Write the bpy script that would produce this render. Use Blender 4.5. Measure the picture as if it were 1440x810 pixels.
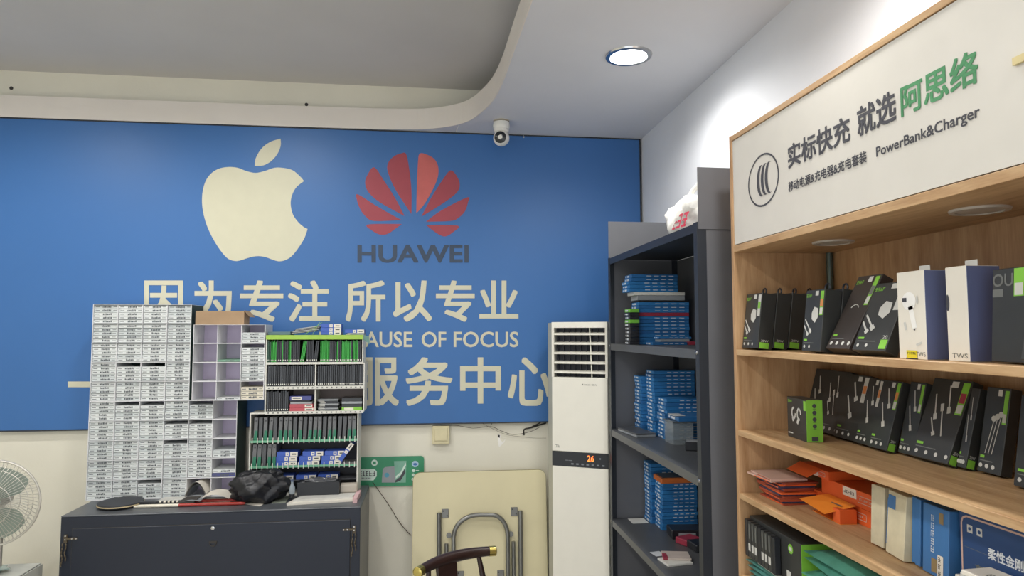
import bpy, bmesh, math, random
from mathutils import Vector, Matrix
random.seed(7)
for o in list(bpy.data.objects): bpy.data.objects.remove(o)
S = bpy.context.scene
COL = S.collection
PI = math.pi
R = math.radians
# ------------------------------------------------------------------ camera
F, YAW, PIT, ROL, CH = 939.62, 0.119538568, 0.0641406206, -0.00101512481, 1.72
_cy, _sy = math.cos(YAW), math.sin(YAW)
FW = Vector((_sy*math.cos(PIT), _cy*math.cos(PIT), math.sin(PIT)))
RT0 = Vector((_cy, -_sy, 0)); UP0 = RT0.cross(FW)
RT = RT0*math.cos(ROL) + UP0*math.sin(ROL); UP = -RT0*math.sin(ROL) + UP0*math.cos(ROL)
CAMP = Vector((0, 0, CH))
cd = bpy.data.cameras.new('camera'); cam = bpy.data.objects.new('camera', cd); COL.objects.link(cam)
cd.sensor_fit = 'HORIZONTAL'; cd.sensor_width = 36; cd.lens = 36*F/1440; cd.clip_start = .02
cam.matrix_world = Matrix(((RT.x, UP.x, -FW.x, 0), (RT.y, UP.y, -FW.y, 0), (RT.z, UP.z, -FW.z, CH), (0, 0, 0, 1)))
S.camera = cam
def P(x, y, **k):
    """photo pixel -> point on the plane X=, Y= or Z="""
    d = FW + RT*((x-720)/F) - UP*((y-405)/F)
    (a, v), = k.items(); i = 'XYZ'.index(a)
    return CAMP + d*((v-CAMP[i])/d[i])
# ------------------------------------------------------------------ world, lights, exposure
W = bpy.data.worlds.new('World'); S.world = W; W.use_nodes = True
bg = W.node_tree.nodes['Background']; bg.inputs[0].default_value = (.90, .95, 1.0, 1); bg.inputs[1].default_value = 1.25
S.view_settings.view_transform = 'Standard'; S.view_settings.look = 'None'
S.view_settings.gamma = 1; S.view_settings.use_curve_mapping = False
S.view_settings.exposure = 0.55
LAMP_W = 30.0       # one ceiling downlight
LAMP_R = 52.0       # the stronger ones in the raised ceiling
LAMPC = (1.0, .975, .94)
# ------------------------------------------------------------------ materials
def lin(c):
    if isinstance(c, str): c = tuple(int(c[i:i+2], 16) for i in (0, 2, 4))
    return tuple((v/255/12.92 if v/255 <= .04045 else ((v/255+.055)/1.055)**2.4) for v in c)
MATS = {}
def mat(name, col, rough=.5, metal=0., var=.08, scale=12., bump=0., bscale=60., stretch=(1, 1, 1), alpha=1., emit=0., trans=0.):
    if name in MATS: return MATS[name]
    m = bpy.data.materials.new(name); m.use_nodes = True; nt = m.node_tree; N = nt.nodes; L = nt.links
    b = N['Principled BSDF']; c = lin(col)
    tc = N.new('ShaderNodeTexCoord'); mp = N.new('ShaderNodeMapping'); mp.inputs['Scale'].default_value = stretch
    L.new(tc.outputs['Object'], mp.inputs[0])
    nz = N.new('ShaderNodeTexNoise'); nz.inputs['Scale'].default_value = scale; nz.inputs['Detail'].default_value = 4
    L.new(mp.outputs[0], nz.inputs['Vector'])
    cr = N.new('ShaderNodeValToRGB'); e = cr.color_ramp.elements
    e[0].position = .3; e[1].position = .7
    e[0].color = (*[max(0, v*(1-var)) for v in c], 1); e[1].color = (*[min(1, v*(1+var)) for v in c], 1)
    L.new(nz.outputs['Fac'], cr.inputs[0]); L.new(cr.outputs[0], b.inputs['Base Color'])
    b.inputs['Roughness'].default_value = rough; b.inputs['Metallic'].default_value = metal
    if alpha < 1: b.inputs['Alpha'].default_value = alpha
    if trans: b.inputs['Transmission Weight'].default_value = trans
    if emit: b.inputs['Emission Color'].default_value = (*c, 1); b.inputs['Emission Strength'].default_value = emit
    if bump:
        n2 = N.new('ShaderNodeTexNoise'); n2.inputs['Scale'].default_value = bscale; n2.inputs['Detail'].default_value = 5
        L.new(mp.outputs[0], n2.inputs['Vector'])
        bp = N.new('ShaderNodeBump'); bp.inputs['Strength'].default_value = bump; bp.inputs['Distance'].default_value = .004
        L.new(n2.outputs['Fac'], bp.inputs['Height']); L.new(bp.outputs[0], b.inputs['Normal'])
    MATS[name] = m
    return m
def wood(name, c0, c1, axis, rough=.45):
    m = bpy.data.materials.new(name); m.use_nodes = True; nt = m.node_tree; N = nt.nodes; L = nt.links
    b = N['Principled BSDF']; tc = N.new('ShaderNodeTexCoord'); mp = N.new('ShaderNodeMapping')
    s = [9, 9, 9]; s['XYZ'.index(axis)] = .9; mp.inputs['Scale'].default_value = s
    L.new(tc.outputs['Object'], mp.inputs[0])
    n1 = N.new('ShaderNodeTexNoise'); n1.inputs['Scale'].default_value = 2.2; n1.inputs['Detail'].default_value = 6; n1.inputs['Distortion'].default_value = 1.6
    n2 = N.new('ShaderNodeTexNoise'); n2.inputs['Scale'].default_value = 26; n2.inputs['Detail'].default_value = 3
    L.new(mp.outputs[0], n1.inputs['Vector']); L.new(mp.outputs[0], n2.inputs['Vector'])
    ad = N.new('ShaderNodeMath'); ad.operation = 'MULTIPLY_ADD'; ad.inputs[1].default_value = .35
    L.new(n2.outputs['Fac'], ad.inputs[0]); L.new(n1.outputs['Fac'], ad.inputs[2])
    cr = N.new('ShaderNodeValToRGB'); e = cr.color_ramp.elements
    e[0].position = .42; e[0].color = (*lin(c0), 1); e[1].position = .88; e[1].color = (*lin(c1), 1)
    L.new(ad.outputs[0], cr.inputs[0]); L.new(cr.outputs[0], b.inputs['Base Color']); b.inputs['Roughness'].default_value = rough
    MATS[name] = m
    return m
# ------------------------------------------------------------------ mesh builder
class MB:
    def __init__(s): s.v = []; s.f = []
    def add(s, vs, fs):
        n = len(s.v); s.v += [tuple(v) for v in vs]; s.f += [tuple(i+n for i in f) for f in fs]; return s
    def box(s, x0, x1, y0, y1, z0, z1):
        return s.add([(x, y, z) for x in (x0, x1) for y in (y0, y1) for z in (z0, z1)],
                     [(0, 1, 3, 2), (4, 6, 7, 5), (0, 4, 5, 1), (2, 3, 7, 6), (0, 2, 6, 4), (1, 5, 7, 3)])
    def hexa(s, b, t):     # 4 bottom points, 4 top points (same winding, ccw from above)
        return s.add(list(b)+list(t), [(3, 2, 1, 0), (4, 5, 6, 7)]+[(i, (i+1) % 4, 4+(i+1) % 4, 4+i) for i in range(4)])
    def prism(s, pts, fn):  # 2D outline -> fn(u,v,0/1)
        n = len(pts)
        return s.add([fn(u, v, 0) for u, v in pts]+[fn(u, v, 1) for u, v in pts],
                     [tuple(range(n))[::-1], tuple(range(n, 2*n))]+[(i, (i+1) % n, n+(i+1) % n, n+i) for i in range(n)])
    def tube(s, path, r, n=8, cap=True, closed=False):
        path = [Vector(p) for p in path]; m = len(path); rings = []
        up = None
        for i, p in enumerate(path):
            a = path[(i-1) % m] if (closed or i > 0) else p; b = path[(i+1) % m] if (closed or i < m-1) else p
            t = (b-a).normalized()
            if up is None:
                up = t.orthogonal().normalized()
            up = (up - t*up.dot(t)).normalized(); sd = t.cross(up)
            rr = r[i] if isinstance(r, (list, tuple)) else r
            rings.append([p + (up*math.cos(2*PI*k/n)+sd*math.sin(2*PI*k/n))*rr for k in range(n)])
        vs = [v for q in rings for v in q]; fs = []
        for i in range(m if closed else m-1):
            j = (i+1) % m
            for k in range(n): fs.append((i*n+k, i*n+(k+1) % n, j*n+(k+1) % n, j*n+k))
        if cap and not closed: fs += [tuple(range(n))[::-1], tuple(range((m-1)*n, m*n))]
        return s.add(vs, fs)
    def lathe(s, prof, n=20, c=(0, 0, 0), ax=(0, 0, 1)):   # profile (radius, height) about axis
        ax = Vector(ax).normalized(); u = ax.orthogonal().normalized(); w = ax.cross(u); c = Vector(c)
        vs = [c+ax*h+(u*math.cos(2*PI*k/n)+w*math.sin(2*PI*k/n))*max(r, 1e-5) for r, h in prof for k in range(n)]
        fs = [(i*n+k, i*n+(k+1) % n, (i+1)*n+(k+1) % n, (i+1)*n+k) for i in range(len(prof)-1) for k in range(n)]
        fs += [tuple(range(n))[::-1], tuple(range((len(prof)-1)*n, len(prof)*n))]
        return s.add(vs, fs)
    def grid(s, fn, nu, nv, closed=False):
        vs = [fn(i/nu, j/nv) for i in range(nu+1) for j in range(nv+1)]
        return s.add(vs, [(i*(nv+1)+j, (i+1)*(nv+1)+j, (i+1)*(nv+1)+j+1, i*(nv+1)+j+1) for i in range(nu) for j in range(nv)])
    def mesh(s, name, bevel=0., smooth=False, seg=1):
        me = bpy.data.meshes.new(name); me.from_pydata(s.v, [], s.f)
        bm = bmesh.new(); bm.from_mesh(me); bmesh.ops.recalc_face_normals(bm, faces=bm.faces)
        if bevel: bmesh.ops.bevel(bm, geom=list(bm.edges), offset=bevel, segments=seg, affect='EDGES', profile=.6, clamp_overlap=True)
        if smooth:
            for f in bm.faces: f.smooth = True
            for e in bm.edges:
                if len(e.link_faces) == 2 and e.calc_face_angle(0) > .7: e.smooth = False
        bm.to_mesh(me); bm.free(); return me
def link(name, me, m, parent=None, loc=None, rot=None, label=None):
    if m is not None and not me.materials: me.materials.append(m)
    o = bpy.data.objects.new(name, me); COL.objects.link(o)
    if parent: o.parent = parent
    if loc is not None: o.location = loc
    if rot is not None: o.rotation_euler = rot
    if label: o['label'] = label
    return o
def part(name, mb, m, parent=None, bevel=0., smooth=False, seg=1, label=None):
    return link(name, mb.mesh(name, bevel, smooth, seg), m, parent, label=label)
def tag(o, label, cat, group=None):
    o['label'] = label; o['category'] = cat
    if group: o['group'] = group
    return o
def thing(name, label, cat, loc=(0, 0, 0), rot=(0, 0, 0), group=None):
    o = bpy.data.objects.new(name, None); COL.objects.link(o); o.location = loc; o.rotation_euler = rot; o.empty_display_size = .05
    return tag(o, label, cat, group)
def struct(name, mb, m, parent=None, bevel=0.):
    o = part(name, mb, m, parent, bevel); o['kind'] = 'structure'; return o
def stuff(o): o['kind'] = 'stuff'; return o
def setm(o, m):   # one object with another material on shared mesh
    o.material_slots[0].link = 'OBJECT'; o.material_slots[0].material = m; return o
ORD = ['first', 'second', 'third', 'fourth', 'fifth', 'sixth', 'seventh', 'eighth', 'ninth', 'tenth', 'eleventh', 'twelfth', 'thirteenth', 'fourteenth', 'fifteenth', 'sixteenth', 'seventeenth', 'eighteenth', 'nineteenth', 'twentieth']
def nth(i):
    if i < 20: return ORD[i]
    t = ['twenty', 'thirty', 'forty', 'fifty', 'sixty'][(i+1)//10-2]; r = (i+1) % 10
    return {'twenty': 'twentieth', 'thirty': 'thirtieth', 'forty': 'fortieth', 'fifty': 'fiftieth', 'sixty': 'sixtieth'}[t] if r == 0 else t+'-'+ORD[r-1]
# ---- lettering: text -> flat mesh, fitted
_TC = {}
def glyphs(body, bold):
    k = (body, bold)
    if k not in _TC:
        cu = bpy.data.curves.new('lettering', 'FONT'); cu.body = body; cu.offset = bold; cu.resolution_u = 3
        o = bpy.data.objects.new('lettering', cu); COL.objects.link(o)
        dg = bpy.context.evaluated_depsgraph_get(); dg.update()
        e = o.evaluated_get(dg); me = e.to_mesh()
        vs = [(v.co.x, v.co.y) for v in me.vertices]; fs = [tuple(p.vertices) for p in me.polygons]
        e.to_mesh_clear(); bpy.data.objects.remove(o); bpy.data.curves.remove(cu)
        _TC[k] = (vs, fs)
    return _TC[k]
def text(mb, body, fn, u0, u1, v0, v1, bold=.0, ref=None, bolder=0.):
    """fit the glyphs of body into u0..u1 x v0..v1 of the plane given by fn(u,v); ref = string whose height is v0..v1"""
    vs, fs = glyphs(body, bold)
    if not vs: return mb
    xs = [v[0] for v in vs]; ys = [v[1] for v in (glyphs(ref, bold)[0] if ref else vs)]
    a, b, c, d = min(xs), max(xs), min(ys), max(ys)
    w = bolder
    o_ = Vector(fn(u0, v0)); nrm = (Vector(fn(u1, v0))-o_).cross(Vector(fn(u0, v1))-o_).normalized()
    for i, (ox, oy) in enumerate([(0, 0)] if not w else [(0, 0), (w, w), (w, -w), (-w, w), (-w, -w), (w, 0), (-w, 0), (0, w), (0, -w)]):
        mb.add([Vector(fn(u0+(x+ox-a+w)/(b-a+2*w)*(u1-u0), v0+(y+oy-c+w)/(d-c+2*w)*(v1-v0)))+nrm*(6e-5*i) for x, y in vs], fs)
    return mb
def smoothpoly(pts, n=4):
    out = []; m = len(pts)
    for i in range(m):
        p0, p1, p2, p3 = pts[i-1], pts[i], pts[(i+1) % m], pts[(i+2) % m]
        for k in range(n):
            t = k/n
            out.append(tuple(.5*((2*p1[j])+(-p0[j]+p2[j])*t+(2*p0[j]-5*p1[j]+4*p2[j]-p3[j])*t*t+(-p0[j]+3*p1[j]-3*p2[j]+p3[j])*t**3) for j in (0, 1)))
    return out
def openpoly(pts, n=4):   # catmull-rom through an open chain
    q = [pts[0]]+list(pts)+[pts[-1]]; out = []
    for i in range(1, len(q)-2):
        for k in range(n):
            t = k/n
            out.append(tuple(.5*((2*q[i][j])+(-q[i-1][j]+q[i+1][j])*t+(2*q[i-1][j]-5*q[i][j]+4*q[i+1][j]-q[i+2][j])*t*t+(-q[i-1][j]+3*q[i][j]-3*q[i+1][j]+q[i+2][j])*t**3) for j in range(len(q[0]))))
    return out+[tuple(pts[-1])]
def ngon(mb, pts, fn):    # flat filled outline
    return mb.add([fn(u, v) for u, v in pts], [tuple(range(len(pts)))])
def flat_disc(mb, cu, cv, r, fn, n=14, ru=None):
    return ngon(mb, [(cu+(ru or r)*math.cos(2*PI*k/n), cv+r*math.sin(2*PI*k/n)) for k in range(n)], fn)
def ribbon(mb, a, b, w, fn):
    dx, dy = b[0]-a[0], b[1]-a[1]; l = math.hypot(dx, dy) or 1; nx, ny = -dy/l*w/2, dx/l*w/2
    return ngon(mb, [(a[0]+nx, a[1]+ny), (b[0]+nx, b[1]+ny), (b[0]-nx, b[1]-ny), (a[0]-nx, a[1]-ny)], fn)
def scribble(mb, u0, u1, v0, v1, fn, n, seed=1):   # print too small to read: little strokes, n marks wide
    rnd = random.Random(seed); w = (u1-u0)/n
    for i in range(n):
        a = u0+i*w; b = a+w*.8
        for j in range(3):
            if rnd.random() < .75: y = v0+(v1-v0)*(.08+.42*j); ribbon(mb, (a, y), (b, y), abs(v1-v0)*.16, fn)
        x = a+(b-a)*rnd.random(); ribbon(mb, (x, v0), (x, v1), abs(u1-u0)/n*.2, fn)
    return mb
def rect(mb, u0, u1, v0, v1, fn): return ngon(mb, [(u0, v0), (u1, v0), (u1, v1), (u0, v1)], fn)
# ================================================================== setting
WB, WR, ZC, ZR = 4.32, 1.395, 3.01, 3.308
m_wall = mat('cream wall paint', 'e6e2d2', .75, var=.035, scale=2.5, bump=.12, bscale=90)
m_wallr = mat('white wall paint', 'e4e6ea', .75, var=.03, scale=2.5, bump=.12, bscale=90)
m_ceil = mat('white ceiling paint', 'd9dade', .8, var=.02, scale=3)
m_rais = mat('dim lit raised ceiling', 'cdcac6', .8, var=.03, scale=2)  # darker grey paints in the weaker light on the raised ceiling
m_fasc = mat('warm lit white trim', 'e6dfd6', .6, var=.03, scale=3)  # white trim; its warmer, brighter light is put into the colour
m_floor = mat('grey floor tile', 'cbc7bf', .35, var=.08, scale=3)
m_dark = mat('dark gaps and fittings', '3a3734', .8)  # one dark tone for holes, the door seam and small dark parts
struct('floor', MB().box(-3.5, 1.5, -3, 4.45, -.1, 0), m_floor)
wall = struct('wall_back', MB().box(-3.5, 1.5, WB, 4.45, 0, 3.45), m_wall)
struct('wall_right', MB().box(WR, 1.5, -3, WB, 0, 3.45), m_wallr)
struct('wall_left', MB().box(-3.5, -3.4, -3, WB, 0, 3.45), m_wall)
struct('ceiling.001', MB().box(-3.4, WR, -3, WB, ZR, 3.45), m_rais)
for px_, py_ in ((16, 124), (431, 147)):
    p = P(px_, py_, Y=WB); h = MB().lathe([(.011, 0), (.011, .002)], 12, (p.x, WB, p.z), (0, -1, 0)); part('screw_hole', h, m_dark, wall)
curve = openpoly([(-3.4, 4.285), (-1.6, 4.283), (-.58, 4.277), (-.2, 4.262), (-.02, 4.228), (.13, 4.145), (.225, 4.03), (.285, 3.87), (.335, 3.66), (.36, 3.38), (.370, 3.01), (.383, 2.5), (.39, 1.8)], 4)+[(.39, -3)]
mb = MB(); n = len(curve)
# underside + top of soffit as quads between the curve and the two walls
outer = [(min(x, WR), WB) if i < n*.42 else None for i, (x, y) in enumerate(curve)]
k0 = max(i for i, q in enumerate(outer) if q)
outer = [q if q else ((WR, y)) for q, (x, y) in zip(outer, curve)]
vs = [(x, y, ZC) for x, y in curve]+[(x, y, ZC) for x, y in outer]+[(WR, WB, ZC)]
fs = [(i, i+1, n+i+1, n+i) for i in range(n-1) if i != k0]+[(k0, k0+1, n+k0+1, 2*n, n+k0)]
m2 = len(vs); vs += [(x, y, 3.14) for x, y, z in vs]; fs += [tuple(j+m2 for j in f) for f in fs]
fs += [(i, i+1, m2+i+1, m2+i) for i in range(n-1)]
struct('ceiling', mb.add(vs, fs), m_ceil)
mb = MB()
for i in range(n-1):
    (x0, y0), (x1, y1) = curve[i], curve[i+1]
    def off(q, i):
        a = curve[max(0, i-1)]; b = curve[min(n-1, i+1)]; t = Vector((b[0]-a[0], b[1]-a[1])).normalized(); return (q[0]-(-t.y)*-.006, q[1]-t.x*.006) if False else (q[0]+t.y*.006, q[1]-t.x*.006)
    a0, a1 = off(curve[i], i), off(curve[i+1], i+1)
    mb.add([(*a0, ZC-.002), (*a1, ZC-.002), (*a1, 3.142), (*a0, 3.142), (x0, y0, ZC-.002), (x1, y1, ZC-.002), (x1, y1, 3.142), (x0, y0, 3.142)],
           [(0, 1, 2, 3), (0, 4, 5, 1), (3, 2, 6, 7)])
trim = struct('trim_1', mb, m_fasc)
for q in trim.data.polygons: q.use_smooth = False
# plaster crack with a dangling thread by the soffit corner
cr = [P(x, y, Y=4.1) for x, y in ((664, 140), (659, 150), (655, 160))]
th = MB().tube([P(x, y, Y=4.12) for x, y in ((656, 163), (650, 170), (644, 178), (641, 186))], .0012, 5)
tag(part('loose_thread', th, mat('pale thread', 'cfc9bb', .8)), 'pale loose thread hanging from the curved ceiling trim', 'thread')
# ================================================================== wall sign
YS = 4.29
m_blue = mat('blue printed sign film', '3a6dab', .45, var=.03, scale=1.2)
m_sframe = mat('dark sign edge', '30343a', .5)
m_cream = mat('cream lettering', 'd0cdb4', .5, var=.02)
m_red = mat('red emblem print', 'a2444f', .5, var=.04)
m_redl = mat('pale red emblem print', 'c4635f', .5, var=.15, scale=5)
m_slate = mat('slate lettering', '35455a', .5)
sg = thing('wall_sign', 'wide blue shop sign on the back wall with apple and petal emblems', 'sign', (0, YS, 0))
XL, XR_, Z0, Z1 = -3.39, 1.385, 1.140, 3.008
part('sign_board', MB().box(XL, XR_, .0, .028, Z0, Z1), m_blue, sg)
part('edge_strip', MB().box(XL, XR_, -.004, .028, Z1-.007, Z1), m_sframe, sg)
part('edge_strip', MB().box(XL, XR_, -.004, .028, Z0-.008, Z0), m_sframe, sg)
part('edge_strip', MB().box(XR_-.007, XR_, -.004, .028, Z0, Z1), m_sframe, sg)
def sp(x, y, d=0.): q = P(x, y, Y=YS); return (q.x, -.0015-d, q.z)
cs = lambda x, y: sp(260+x/2.769, 180+y/2.769)
def chain(*segs):
    out = []
    for q in segs: out += openpoly(q, 4)[:-1]
    return out
body = chain([(464, 207), (450, 190), (420, 165), (385, 156), (350, 155), (310, 168), (275, 175), (240, 168), (205, 155), (170, 152), (135, 158), (105, 175), (82, 205), (70, 245), (67, 290), (74, 340), (90, 390), (115, 440), (145, 485), (170, 510), (195, 518), (215, 516), (240, 508), (265, 501), (290, 499), (315, 503), (340, 512), (365, 519), (390, 515), (415, 500), (440, 470), (465, 430), (478, 393)],
             [(478, 393), (462, 385), (440, 365), (420, 335), (412, 295), (418, 260), (435, 230), (464, 207)])
leaf = chain([(272, 148), (275, 122), (288, 95), (308, 71), (338, 52), (373, 42)], [(373, 42), (373, 70), (360, 102), (335, 130), (305, 146), (272, 148)])
em = part('apple_emblem', ngon(MB(), body, cs), m_cream, sg, label='cream apple silhouette with a bite')
part('leaf', ngon(MB(), leaf, cs), m_cream, em)
pet = [[(882, 335), (820, 240), (790, 170), (792, 135), (815, 110), (840, 100), (860, 100), (872, 150), (882, 240)],
       [(901, 332), (903, 240), (908, 130), (915, 100), (940, 103), (970, 120), (986, 150), (985, 190), (965, 240), (930, 300)],
       [(855, 343), (760, 290), (715, 250), (702, 215), (710, 185), (737, 153), (775, 205), (820, 275)],
       [(921, 345), (960, 270), (1005, 200), (1035, 165), (1060, 190), (1070, 220), (1060, 250), (1010, 290)],
       [(843, 358), (735, 362), (700, 340), (680, 310), (670, 280), (672, 258), (740, 300), (800, 335)],
       [(939, 365), (1000, 320), (1100, 270), (1102, 290), (1090, 325), (1065, 350), (1035, 362)],
       [(845, 374), (712, 376), (730, 400), (760, 415), (790, 412), (820, 392)],
       [(939, 378), (1062, 380), (1045, 405), (1015, 422), (990, 415), (960, 395)]]
for i, q in enumerate(pet):
    part('petal', ngon(MB(), chain(q+[q[0]]), cs), m_redl if i in (1,) else m_red, sg)
tp = lambda u, v: sp(u, v)
def signtext(body, x0, x1, yb, yt, bold, m=m_cream, name='lettering', ref=None):
    return part(name, text(MB(), body, tp, x0, x1, yb, yt, 0., ref, bold), m, sg)
signtext('HUAWEI', 502.7, 659, 369.6, 344.3, .024, m_slate)
for ch_, a, b in (('因', 203, 257.5), ('为', 272, 326), ('专', 337.5, 398.5), ('注', 405, 464), ('所', 486, 542), ('以', 552.5, 607.5), ('专', 613, 667.5), ('业', 674, 729)):
    signtext(ch_, a, b, 452.5 if ch_ != '业' else 448, 394.5, .018)
signtext('AUSE', 512.7, 580, 488.3, 466.3, .012); signtext('OF', 593, 627.5, 488.3, 466.3, .012); signtext('FOCUS', 638, 729, 488.3, 466.3, .012); signtext('BEC', 449, 505, 488.3, 466.3, .012)
for ch_, a, b in (('服', 498, 561), ('务', 570.5, 636.5), ('中', 647, 704.5), ('心', 714, 776)):
    signtext(ch_, a, b, 570.6 if ch_ != '中' else 567.5, 502.5, .018)
part('lettering', rect(MB(), 95.5, 158, 544.5, 536.5, tp), m_cream, sg)
# ================================================================== ceiling lamps
m_white = mat('white plastic', 'e9e7df', .35, var=.02)
m_lens = mat('lit lamp lens', 'ffffff', .4, var=0, emit=14.)
m_off = mat('frosted unlit lens', 'b9b1a6', .3)
m_chrome = mat('chrome', 'c9c9c9', .22, 1., var=.03)
def downlight(x, y, z, label, power):
    t = thing('ceiling_downlight', label, 'lamp', (x, y, z), group='ceiling downlights')
    part('trim_ring', MB().lathe([(.085, 0), (.11, 0), (.107, -.008), (.088, -.010), (.085, 0)], 28), m_chrome, t, smooth=True)
    part('lens', MB().lathe([(.083, -.001), (.083, -.006), (.05, -.010)], 24), m_lens, t, smooth=True)
    l = bpy.data.lights.new('lamp_light', 'SPOT'); l.energy = power; l.spot_size = R(165); l.spot_blend = .6; l.shadow_soft_size = .07; l.color = LAMPC
    o = bpy.data.objects.new('lamp_light', l); COL.objects.link(o); o.parent = t; o.location = (0, 0, -.02)
downlight(.91, 2.975, ZC, 'lit round downlight in the low ceiling above the grey rack', LAMP_W)
for i, yy in enumerate((1.55, .1)):
    downlight(.91, yy, ZC, 'lit round downlight in the low ceiling, %s one behind the viewer' % nth(i), LAMP_W)
pl = P(290, -22, Z=ZR)
downlight(pl.x, pl.y, ZR, 'lit round downlight in the raised ceiling just above the apple emblem', LAMP_R)
for i, (xx, yy) in enumerate(((-2.35, pl.y), (-.9, 1.3), (-2.35, 1.3), (-.9, -.4))):
    downlight(xx, yy, ZR, 'lit round downlight in the raised ceiling, %s one outside the picture' % nth(i), LAMP_R)
# ================================================================== security camera
pc = P(705, 170, Z=ZC)
t = thing('security_camera', 'white dome security camera hanging under the low ceiling beside the trim', 'camera', (pc.x, pc.y, ZC))
part('mount_plate', MB().lathe([(.05, 0), (.05, -.006), (.035, -.008)], 24), mat('beige mount', 'b5aa98', .6), t, smooth=True)
part('base', MB().lathe([(.034, -.006), (.048, -.010), (.052, -.03), (.050, -.045), (.046, -.052), (.047, -.056), (.044, -.07), (.03, -.08)], 28), m_white, t, smooth=True)
cdir = Vector((-.26, -.94, -.12)).normalized(); cc = Vector((0, 0, -.108))
sph = MB().lathe([(.05*math.sin(a), .05*math.cos(a)) for a in [PI*k/14 for k in range(1, 14)]], 24, cc)
part('head', sph, m_white, t, smooth=True)
ln = part('lens_window', MB().lathe([(.036, .036), (.036, .0405), (.02, .047), (.001, .049)], 24, cc, cdir), mat('black glass', '23282c', .12), t, smooth=True)
part('lens_ring', MB().lathe([(.009, .047), (.011, .049), (.008, .050), (.006, .049)], 16, cc+Vector((.004, 0, .006)), cdir), m_chrome, ln, smooth=True)
pk = P(736, 188, Z=ZC)
tag(part('wall_hook', MB().tube([(pk.x, 4.283, ZC), (pk.x, 4.27, ZC-.012), (pk.x+.004, 4.262, ZC-.02), (pk.x+.004, 4.268, ZC-.026)], .003, 6), m_chrome), 'tiny metal hook beside the dome camera at the ceiling line', 'hook')
# ================================================================== air conditioner
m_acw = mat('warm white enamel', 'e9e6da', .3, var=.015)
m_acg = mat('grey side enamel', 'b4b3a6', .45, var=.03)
m_acd = mat('dark glossy panel', '2c3036', .2, var=.03)
fl = P(776, 453, Y=3.95); ac = thing('air_conditioner', 'tall white standing air conditioner with louvres in the corner by the rack', 'air conditioner', (fl.x, fl.y, 0), (0, 0, -R(27)))
AW, AH, AD = .337, fl.z, .30
# plan outline (x right along front, y depth)
pl_b = [(0, 0), (AW, 0), (AW+.055, .05), (AW+.055, AD), (-.03, AD), (-.055, .10)]
def plan(z0, z1, pts): return MB().prism(pts, lambda u, v, k: (u, v, z1 if k else z0))
lz0, lz1 = P(776, 530, Y=3.95).z, P(776, 461, Y=3.95).z
cz0, cz1 = P(777, 654, Y=3.95).z, P(777, 634, Y=3.95).z
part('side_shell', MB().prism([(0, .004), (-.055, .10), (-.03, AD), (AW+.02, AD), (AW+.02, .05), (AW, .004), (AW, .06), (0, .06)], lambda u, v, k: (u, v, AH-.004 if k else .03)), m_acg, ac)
part('foot', MB().box(.0, AW, .03, AD-.02, 0, .03), m_acd, ac)
part('lower_panel', MB().box(.0, AW, -.006, .06, .03, cz0-.001), m_acw, ac, bevel=.004)
part('upper_panel', MB().box(.0, AW, -.006, .06, cz1+.001, lz0), m_acw, ac, bevel=.004)
strip = part('control_strip', MB().box(.0, AW, -.005, .05, cz0, cz1), m_acd, ac)
lf = part('louvre_frame', MB().box(0, .014, -.006, .06, lz0, AH).box(AW-.014, AW, -.006, .06, lz0, AH).box(.014, AW-.014, -.006, .06, lz1, AH), m_acw, ac)
part('outlet_back', MB().box(.014, AW-.014, .052, .056, lz0, lz1), mat('dark outlet', '30313a', .6), ac)
for k in range(5):
    zc = lz1-.012-(k+.42)*(lz1-lz0-.01)/5
    part('louvre', MB().hexa([(.014, -.004, zc-.008), (AW-.014, -.004, zc-.008), (AW-.014, .045, zc+.004), (.014, .045, zc+.004)],
                             [(.014, -.004, zc+.003), (AW-.014, -.004, zc+.003), (AW-.014, .045, zc+.010), (.014, .045, zc+.010)]), m_acw, ac, bevel=.001)
for k in range(9):
    x = .03+k*(AW-.06)/8
    part('vane', MB().box(x-.001, x+.001, .026, .05, lz0, lz1), mat('dark vane', '3c3d46', .6), ac)
part('link_rod', MB().tube([(.228, .012, lz1), (.240, .012, lz0)], .004, 8), m_acw, ac)
fp = lambda u, v: (u, -.0068, v)
pt = lambda d: (lambda u, v: (u, d, v))
lcol = mat('grey print', '85857f', .6)
part('logo', text(flat_disc(MB(), .187, lz0-.040, .0045, fp), 'GREE 格力', fp, .196, .272, lz0-.0455, lz0-.036, .01), lcol, ac)
stuff(part('sticker_print', scribble(MB(), .020, .050, cz1+.024, cz1+.040, fp, 2, 8), lcol, ac))
dg_ = part('temperature_display', text(MB(), '26', pt(-.0058), .212, .252, cz0+.036, cz0+.070, .015), mat('orange led', 'ff6a2c', .5, var=0, emit=2.2), strip, label='glowing orange digits 26')
ic = MB()
for k in range(7): rect(ic, .115+k*.0305, .130+k*.0305, cz0+.012, cz0+.021, pt(-.0058))
rect(ic, .08, .098, cz0+.033, cz0+.037, pt(-.0058)); rect(ic, .10, .122, cz0+.033, cz0+.037, pt(-.0058)); rect(ic, .285, .292, cz0+.05, cz0+.06, pt(-.0058))
part('button_icons', ic, mat('dim icon print', '74797f', .5), strip)
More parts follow.
